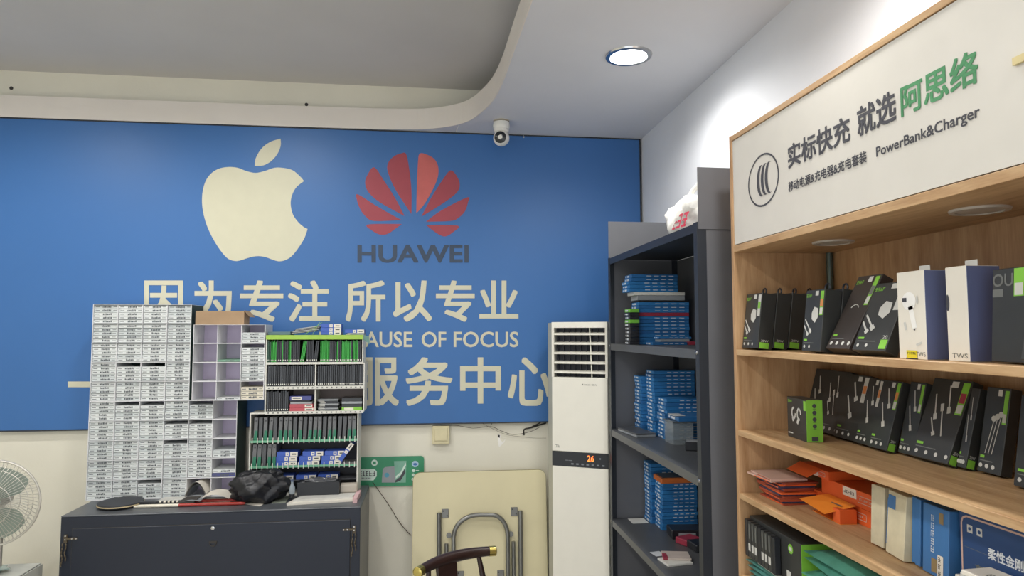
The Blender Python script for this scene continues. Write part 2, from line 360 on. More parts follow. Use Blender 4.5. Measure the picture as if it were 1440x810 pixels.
# ================================================================== grey steel rack
XB, RY0, RY1 = .985, 2.385, 3.66
m_rk = mat('dark slate steel', '34383f', .42, .25, var=.05, scale=6)
m_rg = mat('grey steel panel', '6c6d71', .45, .2, var=.05, scale=5)
m_rs = mat('grey steel shelf', '5c5e61', .4, .2, var=.06, scale=6)
rk = thing('storage_rack', 'dark grey steel storage rack against the right wall', 'rack', (0, 0, 0))
RXB = WR-.003
for s_, y in ((1, RY1), (-1, RY0)):
    part('post', MB().box(XB, XB+.003, min(y, y-s_*.035), max(y, y-s_*.035), 0, 2.128).box(XB+.003, XB+.035, min(y, y-s_*.003), max(y, y-s_*.003), 0, 2.128), m_rk, rk)
    part('post', MB().box(RXB-.035, RXB, min(y, y-s_*.003), max(y, y-s_*.003), 0, 2.128), m_rk, rk)
RZ = (2.125, 1.648, 1.178, .69, .22)
part('end_panel', MB().box(XB+.004, RXB, RY1+.001, RY1+.004, .05, 2.338), m_rg, rk)
part('end_panel', MB().box(XB+.004, RXB, RY0-.004, RY0-.001, 2.100, 2.335), m_rg, rk)
part('end_panel', MB().box(XB+.036, RXB-.036, RY0+.0002, RY0+.003, .05, 2.099), m_rg, rk)
part('back_panel', MB().box(RXB-.003, RXB, RY0+.005, RY1-.004, .05, 2.118), m_rg, rk)
for z in RZ:
    part('shelf', MB().box(XB+.005, RXB-.004, RY0+.006, RY1-.004, z-.006, z).box(XB+.001, XB+.005, RY0+.036, RY1-.036, z-.034, z), m_rs if z < 2 else m_rk, rk)
for z in RZ[1:4]:
    for y in (RY0+.018, RY1-.018):
        part('bolt', MB().lathe([(.007, 0), (.007, .003), (.003, .006)], 10, (XB, y, z-.010), (-1, 0, 0)), m_chrome, rk, smooth=True)
m_bb = mat('blue carton', '2f78b6', .4, var=.05, scale=9); m_bb2 = mat('deep blue carton', '2a69a4', .4, var=.05, scale=9)
m_pw = mat('white print', 'd9dde0', .5); m_rc = mat('crimson carton', '9c3347', .45)
m_gry = mat('grey carton', '9a9ea2', .45); m_blk = mat('black plastic', '23252a', .35, var=.06)
m_grn = mat('bright green print', '6fb53f', .5)
bm_cache = {}
def slab(name, label, group, x0, x1, y0, y1, z0, h, m, prints=2, spine=True, cat='box', rz=0., bevel=.0012):
    key = ('slab', round(x1-x0, 4), round(y1-y0, 4), round(h, 4), prints, spine, m.name)
    t = thing(name, label, cat, ((x0+x1)/2, (y0+y1)/2, z0), (0, 0, rz), group)
    a, b = (x1-x0)/2, (y1-y0)/2
    if key not in bm_cache:
        me = MB().box(-a, a, -b, b, .0004, h-.0004).mesh('carton_body', bevel); me.materials.append(m)
        pr = MB()
        fn = lambda u, v: (u, -b-.0006, v); fe = lambda u, v: (-a-.0006, u, v)
        if prints:
            n_ = 4
            for k in range(n_):
                u = -a*.35+k*a*.32; rect(pr, u, u+a*.2, h*.42, h*.60, fn)
        if spine:
            rect(pr, -b*.35, b*.25, h*.25, h*.72, fe); rect(pr, b*.5, b*.75, h*.3, h*.7, fe)
        me2 = None
        if pr.v: me2 = pr.mesh('printed_marks'); me2.materials.append(m_pw)
        bm_cache[key] = (me, me2)
    me, me2 = bm_cache[key]
    link('carton_body', me, None, t)
    if me2: link('printed_marks', me2, None, t)['kind'] = 'stuff'
    return t
def stack(where, group, x0, x1, y0, y1, z, hs, jit=.004, seq=None):
    n_ = len(hs)
    for i, (h, kind) in enumerate(hs):
        dx = random.uniform(-jit, jit); dy = random.uniform(-jit, jit); rz = random.uniform(-.02, .02)
        d = kind[1] if isinstance(kind, tuple) else 0; dr = kind[2] if isinstance(kind, tuple) else 0; kk = kind[0] if isinstance(kind, tuple) else kind
        m = {'b': m_bb, 'd': m_bb2, 'r': m_rc, 'g': m_gry, 'w': m_white, 'k': m_blk}[kk]
        cn = {'b': 'blue carton', 'd': 'deep blue carton', 'r': 'crimson carton', 'g': 'silver carton', 'w': 'white carton', 'k': 'black carton'}[kk]
        slab('flat_carton', '%s, %s from bottom of %s' % (cn, nth(i), where), group, x0+dx+d, x1+dx*.3+dr, y0+dy, y1+dy, z, h, m, 2 if kk in 'bd' else 0, kk in 'bd', rz=rz)
        z += h
    return z
# upper stack (second shelf)
B = lambda n_: [(.0185, random.choice('bbd')) for _ in range(n_)]
zt = RZ[1]
z = stack('the stack on upper rack shelf', 'cartons on the upper rack shelf', 1.075, 1.352, 3.40, 3.52, zt, B(8)+[(.019, ('r', -.004, 0))]+B(3)+[(.010, 'k'), (.026, ('g', .0, -.02)), (.018, ('w', -.02, -.02))]+[(.0185, (random.choice('bd'), -.05+.012*(k > 2), -.06)) for k in range(5)])
for k in range(10):
    kk = k % 3
    slab('small_parts_box', 'small parts box, %s from bottom of narrow column beside upper blue cartons' % nth(k), 'dark parts boxes on the upper rack shelf', 1.015+.004*random.random(), 1.068, 3.36, 3.45, zt+.0185*k+.0001*k, .0183, m_blk if k not in (6, 9) else m_grn, 0, True)
slab('phone_part', 'blue and white slim packet in front of the upper carton stack', 'loose parts on the upper rack shelf', 1.14, 1.31, 3.27, 3.35, zt+.030, .012, m_bb, 2)
slab('phone_part', 'silver slim part lying under the blue packet in front of the upper stack', 'loose parts on the upper rack shelf', 1.15, 1.30, 3.27, 3.36, zt+.016, .014, m_gry, 0, False)
slab('phone_part', 'black and blue slim part at the bottom in front of the upper stack', 'loose parts on the upper rack shelf', 1.10, 1.28, 3.25, 3.36, zt, .015, m_bb2, 2)
slab('phone_part', 'small red packet at the right end in front of the upper stack', 'loose parts on the upper rack shelf', 1.285, 1.33, 3.25, 3.31, zt, .018, m_rc, 0, False)
# middle shelf stacks
zt = RZ[2]
stack('rear stack, middle rack shelf', 'cartons on the middle rack shelf', 1.125, 1.36, 3.525, 3.645, zt, B(16), .005)
stack('tall front stack, middle rack shelf', 'cartons on the middle rack shelf', 1.15, 1.372, 3.385, 3.51, zt, B(18), .004)
stack('short near stack, middle rack shelf', 'cartons on the middle rack shelf', 1.158, 1.375, 3.24, 3.36, zt, B(11), .004)
t = thing('tablet_case', 'flat silver tablet case lying near the middle shelf edge', 'case', (1.075, 3.46, zt), (0, 0, .12))
part('shell', MB().box(-.055, .055, -.12, .12, 0, .012), m_gry, t, .003); part('lid', MB().box(-.056, .056, -.121, .121, .0122, .020), m_rs, t, .003)
t = thing('clear_bin', 'clear plastic parts bin in front of the short near stack', 'bin', (1.19, 3.15, zt))
mc = mat('clear plastic', 'aeb8be', .12, var=0, alpha=.28); 
for q in ((-.05, -.047, -.06, .06, .003, .105), (.047, .05, -.06, .06, .003, .105), (-.047, .047, -.06, -.057, .003, .105), (-.047, .047, .057, .06, .003, .105), (-.05, .05, -.06, .06, 0, .003)):
    part('bin_wall', MB().box(*q), mc, t)
part('lid', MB().box(-.055, .055, -.065, .065, .106, .112), mat('smoky lid', '6f7880', .2, alpha=.7), t)
slab('blue_binder', 'blue binder lying on top of the clear parts bin', None, 1.16, 1.35, 3.07, 3.22, zt+.113, .022, m_bb2, 0, True)
slab('note_card', 'small white note card lying on the blue binder', None, 1.150, 1.205, 3.10, 3.19, zt+.1355, .003, m_white, 0, False, cat='card')
for k, (x, y, rz, m, l) in enumerate(((1.29, 3.01, .3, m_white, 'white gadget with black face'), (1.20, 2.96, -.35, m_blk, 'black gadget with pale edge'), (1.33, 2.92, .1, m_gry, 'grey gadget with square screen'))):
    t = thing('phone_gadget', l+' lying at the near end of the middle shelf', 'gadget', (x, y, zt), (0, 0, rz), 'gadgets on the middle rack shelf')
    part('case', MB().box(-.05, .05, -.035, .035, 0, .022+.018*k), m, t, .004); part('face', MB().box(-.044, .044, -.03, .03, .022+.018*k, .0235+.018*k), m_blk if k != 1 else m_gry, t)
# lower shelf stacks
zt = RZ[3]
stack('rear stack, lower rack shelf', 'cartons on the lower rack shelf', 1.175, 1.372, 3.53, 3.645, zt, B(17), .004)
z = stack('front stack, lower rack shelf', 'cartons on the lower rack shelf', 1.19, 1.378, 3.40, 3.515, zt, B(13), .004)
t = thing('orange_case', 'orange hard case lying on top of the front lower stack', 'case', (1.283, 3.455, z))
part('shell', MB().box(-.10, .10, -.065, .065, 0, .028), mat('orange plastic', 'd9763a', .4), t, .006, seg=2); part('lid', MB().box(-.09, .09, -.055, .055, .0282, .031), mat('dark grey lid', '55585c', .4), t, .001)
slab('paper_card', 'pale paper card lying on the lower shelf beside the blue stacks', None, 1.075, 1.165, 3.545, 3.64, zt, .0015, m_white, 0, False, cat='card')
for k, (x, y, w_, d_, h_, rz, m, l) in enumerate(((1.275, 3.30, .085, .055, .045, -.1, m_blk, 'black gadget box behind the red one'), (1.245, 3.19, .05, .04, .03, .4, m_rc, 'dark red gadget between black boxes'), (1.29, 3.10, .07, .05, .035, .1, m_blk, 'black tray with pale edge at the rack post'), (1.335, 3.00, .05, .04, .06, .2, m_white, 'white carton with green print by the rack post'))):
    t = thing('gadget_box', l+' on the lower shelf', 'box', (x, y, zt), (0, 0, rz), 'gadgets on the lower rack shelf')
    part('case', MB().box(-w_, w_, -d_, d_, 0, h_), m, t, .004); part('label_patch', MB().box(-w_*.6, w_*.4, -d_-.001, -d_, h_*.3, h_*.7), m_gry if k < 3 else m_grn, t)
for k, (x, y, z, rz, m, l) in enumerate(((1.085, 2.945, zt, .15, m_white, 'white booklet lying open at the lower shelf edge'), (1.105, 2.985, zt+.0095, -.2, mat('pinkish paper', 'cbbdb4', .6), 'pinkish booklet with red spine on the white booklet'), (1.045, 3.06, zt, .2, m_pw, 'small pale card beside the booklets'))):
    t = thing('booklet', l, 'booklet' if k < 2 else 'card', (x, y, z), (0, 0, rz), 'papers on the lower rack shelf')
    w_, d_ = (.06, .05) if k < 2 else (.025, .03)
    part('pages', MB().box(-w_, w_, -d_, d_, 0, .009 if k < 2 else .002), m, t, .001)
    if k == 1: part('spine', MB().box(-w_-.002, -w_+.018, -d_, d_*.2, .0, .0115), m_rc, t, .001)
# plastic bag on top of the rack
def blob(mb, c, r, seed, nu=20, nv=14, amp=.25, f=(3, 5)):
    rnd = random.Random(seed); ph = [rnd.uniform(0, 6.28) for _ in range(8)]
    def fn(u, v):
        a = 2*PI*u; b = PI*v
        k = 1+amp*(math.sin(f[0]*a+ph[0]+3*b)*.4+math.sin(f[1]*a+ph[1]-4*b)*.3+math.sin(9*a+ph[2]+7*b)*.22+math.sin(14*a+ph[3]-11*b)*.15)*math.sin(b)
        z = -math.cos(b)*k
        return (c[0]+r[0]*math.cos(a)*math.sin(b)*k, c[1]+r[1]*math.sin(a)*math.sin(b)*k, max(c[2]+r[2]*z, c[2]-r[2]*.8))
    return mb.grid(fn, nu, nv)
tb = thing('plastic_bag', 'white plastic bag with red lettering on top of the grey rack', 'bag', (1.168, 2.86, RZ[0]))
m_bag = mat('white plastic film', 'eceae4', .35, var=.05, bump=.6, bscale=25)
part('bag_body', blob(MB(), (0, 0, .090), (.105, .16, .112), 3, 36, 22, .28), m_bag, tb, smooth=True)
part('bag_handle', MB().tube(openpoly([(-.03, .03, .16), (-.01, -.02, .22), (.03, -.06, .26), (.06, -.09, .24), (.05, -.10, .15)], 4), [.02]+[.012]*15+[.02], 8), m_bag, tb, smooth=True)
def onbag(u, v): return (-.105+.04*(v/.09)**2+.012*abs(u)/.05, u, v)
stuff_bag = part('red_lettering', scribble(MB(), -.07, .06, .04, .105, lambda u, v: (-.112+.30*(v-.04)+1.2*(u+.06)**2, -u-.09, v), 3, 12), mat('red print', 'b8324a', .5), tb); stuff_bag['kind'] = 'stuff'
# ================================================================== wooden display unit
XF, YF, YN = 1.034, 2.205, .72
m_wy = wood('oak laminate lengthwise', 'a27b53', 'cbaa80', 'Y'); m_wz = wood('oak laminate upright', 'a07850', 'c5a078', 'Z')
wd = thing('display_shelving', 'oak wood display shelving with lettered header along the right wall', 'shelving')
WXB = WR-.004
part('end_panel', MB().box(XF, WXB, YF-.018, YF, 0, 2.40), m_wz, wd, .001)
part('end_panel', MB().box(XF, WXB, YN, YN+.018, 0, 2.40), m_wz, wd, .001)
part('back_panel', MB().box(WXB-.010, WXB-.001, YN+.018, YF-.018, .02, 2.39), m_wz, wd)
WS = (1.656, 1.384, 1.174, .905, .60, .30)
for z in WS: part('shelf', MB().box(XF+.001, WXB-.011, YN+.018, YF-.018, z-.019, z), m_wy, wd, .001)
part('top_board', MB().box(XF, WXB-.011, YN+.018, YF-.018, 2.380, 2.398), m_wy, wd, .001)
part('light_board', MB().box(XF+.0005, WXB-.011, YN+.018, YF-.018, 1.990, 2.013), m_wy, wd, .001)
m_hp = mat('off white header panel', 'd6d2c9', .35, var=.02)
hd = part('header_panel', MB().box(XF+.003, XF+.010, YN+.020, YF-.020, 2.016, 2.378), m_hp, wd)
hx = lambda cx_, cy_: P(1010+cx_/2.251, cy_/2.251, X=XF)
def htext(body, xl, xr, tl, bl, tr, br, m, bold, ref=None):
    a, b, c, d = hx(xl, tl), hx(xl, bl), hx(xr, tr), hx(xr, br)
    zt_, zb_ = (a.z+c.z)/2, (b.z+d.z)/2; y0, y1 = (a.y+b.y)/2, (c.y+d.y)/2
    cj = ord(body[0]) > 255
    return part('lettering', text(MB(), body, lambda u, v: (XF+.0022, u, v), y0, y1, zb_, zt_, 0., ref, bold), m, hd)
m_char = mat('charcoal lettering', '45454b', .5); m_gl = mat('green lettering', '4b8f5f', .5)
htext('实标快充', 218, 415, 458, 533, 362, 452, m_char, .022)
htext('就选', 437, 560, 332, 428, 288, 390, m_char, .022)
htext('阿思络', 574, 820, 262, 366, 158, 270, m_gl, .022)
htext('移动电源&充电器&充电套装', 220, 467, 574, 608, 478, 515, m_char, .018)
htext('PowerBank&Charger', 497, 825, 459, 495, 339, 371, m_char, .014, 'P')
c0 = hx(139, 570); r0 = abs(hx(139, 486).z-hx(139, 654).z)/2; ry = abs(hx(90, 570).y-hx(188, 570).y)/2
fnh = lambda u, v: (XF+.0022, c0.y-u, c0.z+v)
ring = MB(); nn = 40
ring.add([fnh(ry*k*math.cos(2*PI*i/nn), r0*k*math.sin(2*PI*i/nn)) for k in (1, .93) for i in range(nn)], [(i, (i+1) % nn, nn+(i+1) % nn, nn+i) for i in range(nn)])
cm = part('round_mark', ring, m_char, hd)
for k in (-1, 0, 1):
    q = []
    for i in range(13):
        a = R(68+i*(224/12)); q.append((ry*(.22*math.cos(a)*1.35+k*.26+.16), r0*.60*math.sin(a)))
    for i in range(13):
        a = R(292-i*(224/12)); w = .42*math.sin(PI*i/12)**.8; q.append((ry*(.22*math.cos(a)*(1.35)+k*.26+.16+w*.42), r0*.60*math.sin(a)*.96))
    part('crescent', ngon(MB(), q, fnh), m_char, cm)
ps = hx(955, 190); tag(part('tape_piece', MB().box(XF-.004, XF+.0025, ps.y-.02, ps.y+.012, ps.z-.006, ps.z+.008), mat('yellowed tape', 'd8c894', .5)), 'yellowed piece of tape stuck on the white header panel', 'tape')
for k, (lx, ly) in enumerate(((1.215, 1.895), (1.215, 1.345))):
    t = thing('cabinet_downlight', 'unlit round lamp under the header board, %s' % ('farther one by the metal tube' if k == 0 else 'nearer one above the white boxes'), 'lamp', (lx, ly, 1.990), group='unlit lamps under the header board')
    part('trim_ring', MB().lathe([(.045, 0), (.060, 0), (.058, -.005), (.047, -.006), (.045, 0)], 24), m_off, t, smooth=True)
    part('lens', MB().lathe([(.044, -.0005), (.044, -.004), (.02, -.005)], 20), m_off, t, smooth=True)
pt_ = P(1167, 400, X=1.365); tag(part('metal_tube', MB().tube([(1.366, pt_.y, 1.656), (1.366, pt_.y, 1.989)], .011, 12), mat('dull green steel', '56625c', .4, .5), smooth=True), 'dull green metal tube standing at the back of the top display shelf', 'tube')
# ---- printed product cartons; local frame: x to the viewer's right, y into the shelf, z up; origin bottom centre of front face
m_bk = mat('matt black carton', '343534', .38, var=.10, scale=15); m_brk = mat('dark brown carton', '3b3431', .38, var=.08, scale=15)
m_lg = mat('lime green print', '83c241', .45); m_gp = mat('pale grey print', 'c9c8c2', .5); m_dg = mat('dim grey print', '6d6f6c', .5); m_or = mat('orange sticker', 'd98a4f', .5)
m_navy = mat('navy carton', '5f688c', .38, var=.04); m_yel = mat('yellow sticker', 'e0d02c', .5); m_ew = mat('warm white carton', 'e3ddd0', .4, var=.02)
def carton(name, label, loc, size, rot, m, group=None, cat='box', m_side=None):
    w, d, h = size
    t = thing(name, label, cat, loc, rot, group)
    part('carton_body', MB().box(-w/2, w/2, 0, d, 0, h), m, t, .0012)
    return t
ON = lambda e=.0007: (lambda u, v: (u, -e, v))
def cable_print(t, w, h, kind, m=None):
    f = ON(); mb = MB()
    if kind == 'charger':
        ngon(mb, [(-.10*w, .62*h), (.02*w, .72*h), (.22*w, .69*h), (.24*w, .55*h), (.10*w, .46*h), (-.08*w, .52*h)], f)
        for a, b in (((-.42, .52), (-.16, .36)), ((-.46, .42), (-.28, .30))):
            a = (a[0]*w, a[1]*h); b = (b[0]*w, b[1]*h); ribbon(mb, a, b, .045*w, f); c = (b[0]+(b[0]-a[0])*.35, b[1]+(b[1]-a[1])*.35); ribbon(mb, b, c, .11*w, f)
    elif kind == 'cable':
        for a, b in (((-.10, .88), (.08, .66)), ((-.26, .66), (-.02, .40))):
            a = (a[0]*w, a[1]*h); b = (b[0]*w, b[1]*h); ribbon(mb, a, b, .055*w, f); c = (b[0]+(b[0]-a[0])*.30, b[1]+(b[1]-a[1])*.30); ribbon(mb, b, c, .15*w, f)
    elif kind == 'wide':
        for a, b, k in (((-.30, .80), (-.18, .56), 1), ((-.02, .60), (.14, .30), 0), ((.0, .92), (.12, .66), 1), ((-.24, .50), (-.10, .34), 1)):
            a = (a[0]*w, a[1]*h); b = (b[0]*w, b[1]*h); ribbon(mb, a, b, .03*w, f)
            c, d = (b, (b[0]+(b[0]-a[0])*.3, b[1]+(b[1]-a[1])*.3)) if k else (a, (a[0]-(b[0]-a[0])*.3, a[1]-(b[1]-a[1])*.3)); ribbon(mb, c, d, .085*w, f)
    elif kind == 'audio':
        for k in (-.14, 0, .14): ribbon(mb, ((-.1+k)*w, .22*h), ((.1+k)*w, .62*h+k*.2*h), .03*w, f)
        for k in (-.14, 0, .14): flat_disc(mb, (.1+k)*w, .66*h+k*.2*h, .035*h, f)
    elif kind == 'ear':
        for cx_, s_ in ((-.14, 1), (.14, -1)):
            q = [(cx_*w+.09*w*math.cos(a), .62*h+.13*h*math.sin(a)) for a in [2*PI*i/16 for i in range(16)]]
            for i in range(13): ribbon(mb, q[(i+3*(s_ > 0)) % 16], q[(i+1+3*(s_ > 0)) % 16], .055*w, f)
        ribbon(mb, (-.2*w, .52*h), (-.16*w, .42*h), .09*w, f); ribbon(mb, (.10*w, .48*h), (.04*w, .38*h), .09*w, f)
    stuff(part('product_picture', mb, m or m_gp, t))
def front_marks(t, w, h, dots=3, tagm=None, corner=True, side=None, d=0, brand=None):
    f = ON()
    mb = MB()
    for k in range(dots): flat_disc(mb, (-.36+k*.26)*w, .075*h, .026*h, f, 10)
    stuff(part('round_icons', mb, m_gp, t))
    if brand: stuff(part('brand_print', scribble(MB(), -.45*w, -.15*w, .88*h, .93*h, f, 4, 3), m_lg, t))
    mb = MB(); rect(mb, -.42*w, -.24*w, .165*h, .195*h, f); part('green_tag', mb, m_lg, t)
    mb = MB(); rect(mb, -.42*w, .12*w, .128*h, .140*h, f); part('text_line', mb, m_dg, t)
    if tagm:
        part('price_strip', rect(MB(), .30*w, .47*w, .58*h, .97*h, f), tagm[0], t); 
        f2 = ON(.0011); part('strip_block', rect(MB(), .315*w, .455*w, .60*h, .70*h, f2), m_gp, t)
        if len(tagm) > 1: part('strip_block', rect(MB(), .315*w, .455*w, .72*h, .84*h, f2), tagm[1], t)
    if corner: part('corner_label', rect(MB(), .02*w, .19*w, .90*h, .975*h, f), m_gp, t)
    if side:
        fs_ = lambda u, v: (w/2+.0007, u, v)
        part('side_tag', rect(MB(), d*.1, d*.75, .01*h, .115*h, fs_), m_lg, t)
        part('side_print', text(MB(), side, fs_, d*.2, d*.7, .125*h, .165*h, .01), m_gp, t)
def hook(t, w, d, h): # black hanging loop on the carton top
    part('hang_loop', MB().tube([(w*.18+.011*math.cos(a), d*.5, h+.008+.011*math.sin(a)) for a in [2*PI*i/12 for i in range(12)]], .0028, 6, closed=True), m_blk, t, smooth=True)
RZW = -PI/2
def shelfbox(yl, yr, x, z, rec, h, d, m, label, name='product_carton', group=None, yaw=0., cat='box'):
    """carton whose front spans yl (far) .. yr (near) at the shelf; rec = lean back in degrees"""
    return carton(name, label, (x, (yl+yr)/2, z+d*math.sin(R(rec))+.0004), (yl-yr, d, h), (-R(rec), 0, RZW+R(yaw)), m, group, cat)
z1 = WS[0]; g1 = 'charger boxes on the top display shelf'
lbA = ['black charger box with white adapter picture, front one at the far end', 'black charger box second from the front in the far row', 'black charger box third from the front in the far row', 'black charger box fourth from the front in the far row']
for k in range(4):
    w, d, h = .108, .050, .183
    t = shelfbox(2.178, 2.070, 1.052+k*.0525, z1, 7, h, d, m_bk, lbA[k], 'charger_box', g1)
    if k == 0: cable_print(t, w, h, 'charger')
    front_marks(t, w, h, 3, (m_gp, m_lg) if k == 0 else None, k == 0, '20W', d, 'ASL' if k == 0 else None); hook(t, w, d, h)
for k in range(4):
    w, d, h = .092, .050, .174
    t = shelfbox(1.808, 1.716, 1.052+k*.0525, z1, 7, h, d, m_bk, 'black charger box, %s from the front in the row beside the brown box' % nth(k), 'charger_box', g1)
    if k == 0: cable_print(t, w, h, 'charger')
    front_marks(t, w, h, 2, (m_lg, m_or) if k == 0 else None, k == 0, None, d, 'ASL' if k == 0 else None); hook(t, w, d, h)
w, d, h = .100, .034, .222
t = shelfbox(1.706, 1.606, 1.062, z1, 28, h, d, m_brk, 'dark brown product box leaning far back between charger boxes', 'power_bank_box', g1)
front_marks(t, w*.96, h, 4, (m_lg, m_dg), True, None, d, 'ASL')
part('product_picture', MB().tube([(-.002+.016*math.cos(a), -.001, .118+.014*math.sin(a)) for a in [R(20+i*28) for i in range(6)]], .0012, 5), m_gp, t)
w, d, h = .125, .036, .185
t = shelfbox(1.592, 1.468, 1.062, z1, 24, h, d, m_bk, 'black charger box leaning back against the white earphone box', 'charger_box', g1)
cable_print(t, w, h, 'charger'); front_marks(t, w, h, 2, (m_gp,), True, None, d, 'ASL')
part('green_square', rect(MB(), .28*w, .48*w, .03*h, .16*h, ON()), m_lg, t); part('front_number', text(MB(), '20', ON(), .30*w, .44*w, .17*h, .22*h, .01), m_gp, t)
# white / navy earphone boxes
for k, (yl, yr, x, lab_) in enumerate(((1.420, 1.334, 1.064, 'white and navy earphone box with earbud picture and yellow sticker'), (1.290, 1.234, 1.078, 'white and navy earphone box, second and nearer of the pair'))):
    w, d, h = yl-yr, .074, .196
    t = shelfbox(yl, yr, x, z1, 0, h, d, m_ew, lab_, 'earphone_box', 'earphone boxes on the top display shelf')
    part('navy_side', MB().box(w/2-.0004, w/2+.0008, .001, d+.0005, .001, h-.001), m_navy, t)
    part('hang_tab', MB().box(-.016, .016, d*.5, d*.5+.0008, h, h+.014), m_gp, t)
    f = ON()
    part('brand_print', text(MB(), 'TWS', f, .12*w if k == 0 else -.3*w, .46*w if k == 0 else .42*w, .035*h, .085*h, .0), m_dg, t)
    if k == 0:
        part('yellow_sticker', rect(MB(), -.22*w, .18*w, .01*h, .10*h, f), m_yel, t)
        stuff(part('sticker_print', scribble(MB(), -.19*w, .14*w, .055*h, .08*h, ON(.0011), 5, 6), m_blk, t)); part('dark_strip', rect(MB(), -.24*w, .20*w, .0, .012*h, ON(.0011)), m_blk, t)
        mb = MB(); flat_disc(mb, -.06*w, .66*h, .105*h, f, 18, .25*w); ribbon(mb, (-.02*w, .60*h), (.12*w, .35*h), .17*w, f); stuff(part('earbud_picture', mb, mat('pale earbud print', 'f1efea', .4), t))
        mb = MB(); rect(mb, -.30*w, -.14*w, .655*h, .70*h, ON(.0012)); flat_disc(mb, .11*w, .335*h, .012*h, ON(.0012)); stuff(part('earbud_dark', mb, m_char, t))
        mb = MB(); flat_disc(mb, .24*w, .67*h, .05*h, ON(.0012), 12, .04*w); ribbon(mb, (-.25*w, .42*h), (-.2*w, .33*h), .08*w, f); ribbon(mb, (.15*w, .16*h), (.35*w, .19*h), .06*w, f); stuff(part('earbud_shade', mb, m_gp, t))
    else:
        mb = MB(); flat_disc(mb, -.42*w, .62*h, .09*h, f, 14, .08*w); part('earbud_picture', mb, m_char, t)
# black boxes at the near end
t = shelfbox(1.190, 1.115, 1.085, z1, 4, .18, .05, m_bk, 'black box with large pale letters behind the navy boxes', 'charger_box', g1)
part('brand_print', text(MB(), 'OU', ON(), -.036, .010, .145, .170, .01), m_dg, t); part('green_strip', rect(MB(), .012, .034, .125, .178, ON()), m_lg, t); part('strip_block', rect(MB(), .014, .032, .127, .15, ON(.0011)), m_gp, t)
part('grey_block', rect(MB(), -.036, -.012, .125, .14, ON()), m_dg, t)
t = shelfbox(1.105, .985, 1.066, z1, 12, .19, .05, m_bk, 'black box leaning back at the right edge of the top display shelf', 'charger_box', g1)
cable_print(t, .12, .19, 'charger'); front_marks(t, .12, .19, 3, None, False)
# second display shelf
z2 = WS[1]; g2 = 'cable boxes on the second display shelf'
t = carton('earphone_box', 'small black and lime green box standing in front at the far end', (1.128, 1.978, z2+.0004), (.128, .050, .126), (0, 0, RZW-R(5)), m_bk, g2)
w, d, h = .128, .050, .126
cable_print(t, w, h, 'ear'); part('green_side', MB().box(w/2-.0004, w/2+.0008, .0005, d, .0005, h-.0005), m_lg, t)
part('green_fold', rect(MB(), w*.38, w*.5, .74*h, .97*h, ON()), m_lg, t)
stuff(part('brand_print', scribble(MB(), -.44*w, -.2*w, .87*h, .93*h, ON(), 4, 3), m_lg, t)); part('text_line', rect(MB(), -.44*w, -.2*w, .1*h, .13*h, ON()), m_gp, t)
fs_ = lambda u, v: (w/2+.0012, u, v)
for k in range(4): part('side_icon', flat_disc(MB(), d*.5, h*(.86-.16*k), .0065, fs_), m_char, t); part('icon_text', rect(MB(), d*.4, d*.6, h*(.785-.16*k), h*(.795-.16*k), fs_), m_char, t)
part('side_badge', rect(MB(), d*.3, d*.7, h*.03, h*.13, fs_), m_char, t)
boxes2 = [  # far Y, near Y, X, lean, height, kind, sticker, wording
 (2.180, 2.095, 1.265, 16, .205, 'cable', None, 'black cable box at the far end behind the green box'),
 (2.092, 1.975, 1.255, 17, .205, 'wide', None, 'wide black cable box, first to the right of the green box'),
 (1.972, 1.862, 1.243, 17, .200, 'cable', (m_gp, m_or), 'black cable box with two cables, second right of the green box'),
 (1.858, 1.790, 1.236, 17, .195, 'cable', (m_gp, m_or), 'narrow black cable box, third right of the green box'),
 (1.786, 1.708, 1.230, 17, .195, 'cable', (m_lg, m_or), 'black cable box with green side tag, fourth right of the green box'),
 (1.698, 1.640, 1.256, 14, .195, 'cable', (m_lg,), 'dark cable box, fifth right of the green box'),
 (1.636, 1.508, 1.244, 22, .215, 'wide', (m_lg, m_rc), 'widest black cable box with several plugs, near the middle of second shelf'),
 (1.500, 1.474, 1.262, 15, .195, 'cable', None, 'thin black cable box standing sideways right of the widest cable box'),
 (1.462, 1.396, 1.282, 11, .200, 'audio', (m_lg,), 'black box with three long cables pictured, standing deeper on second shelf'),
 (1.318, 1.215, 1.240, 9, .195, 'wide', None, 'black box with green tag at the right edge of second shelf')]
for i, (a, b, x, rec, h, kind, st, lab_) in enumerate(boxes2):
    w, d = a-b, .030
    t = shelfbox(a, b, x, z2, rec, h, d, m_bk, lab_, 'cable_box', g2)
    cable_print(t, w, h, kind); front_marks(t, w, h, 3 if kind != 'wide' else 4, st, bool(st), '20W' if i in (4, 6, 7) else None, d)
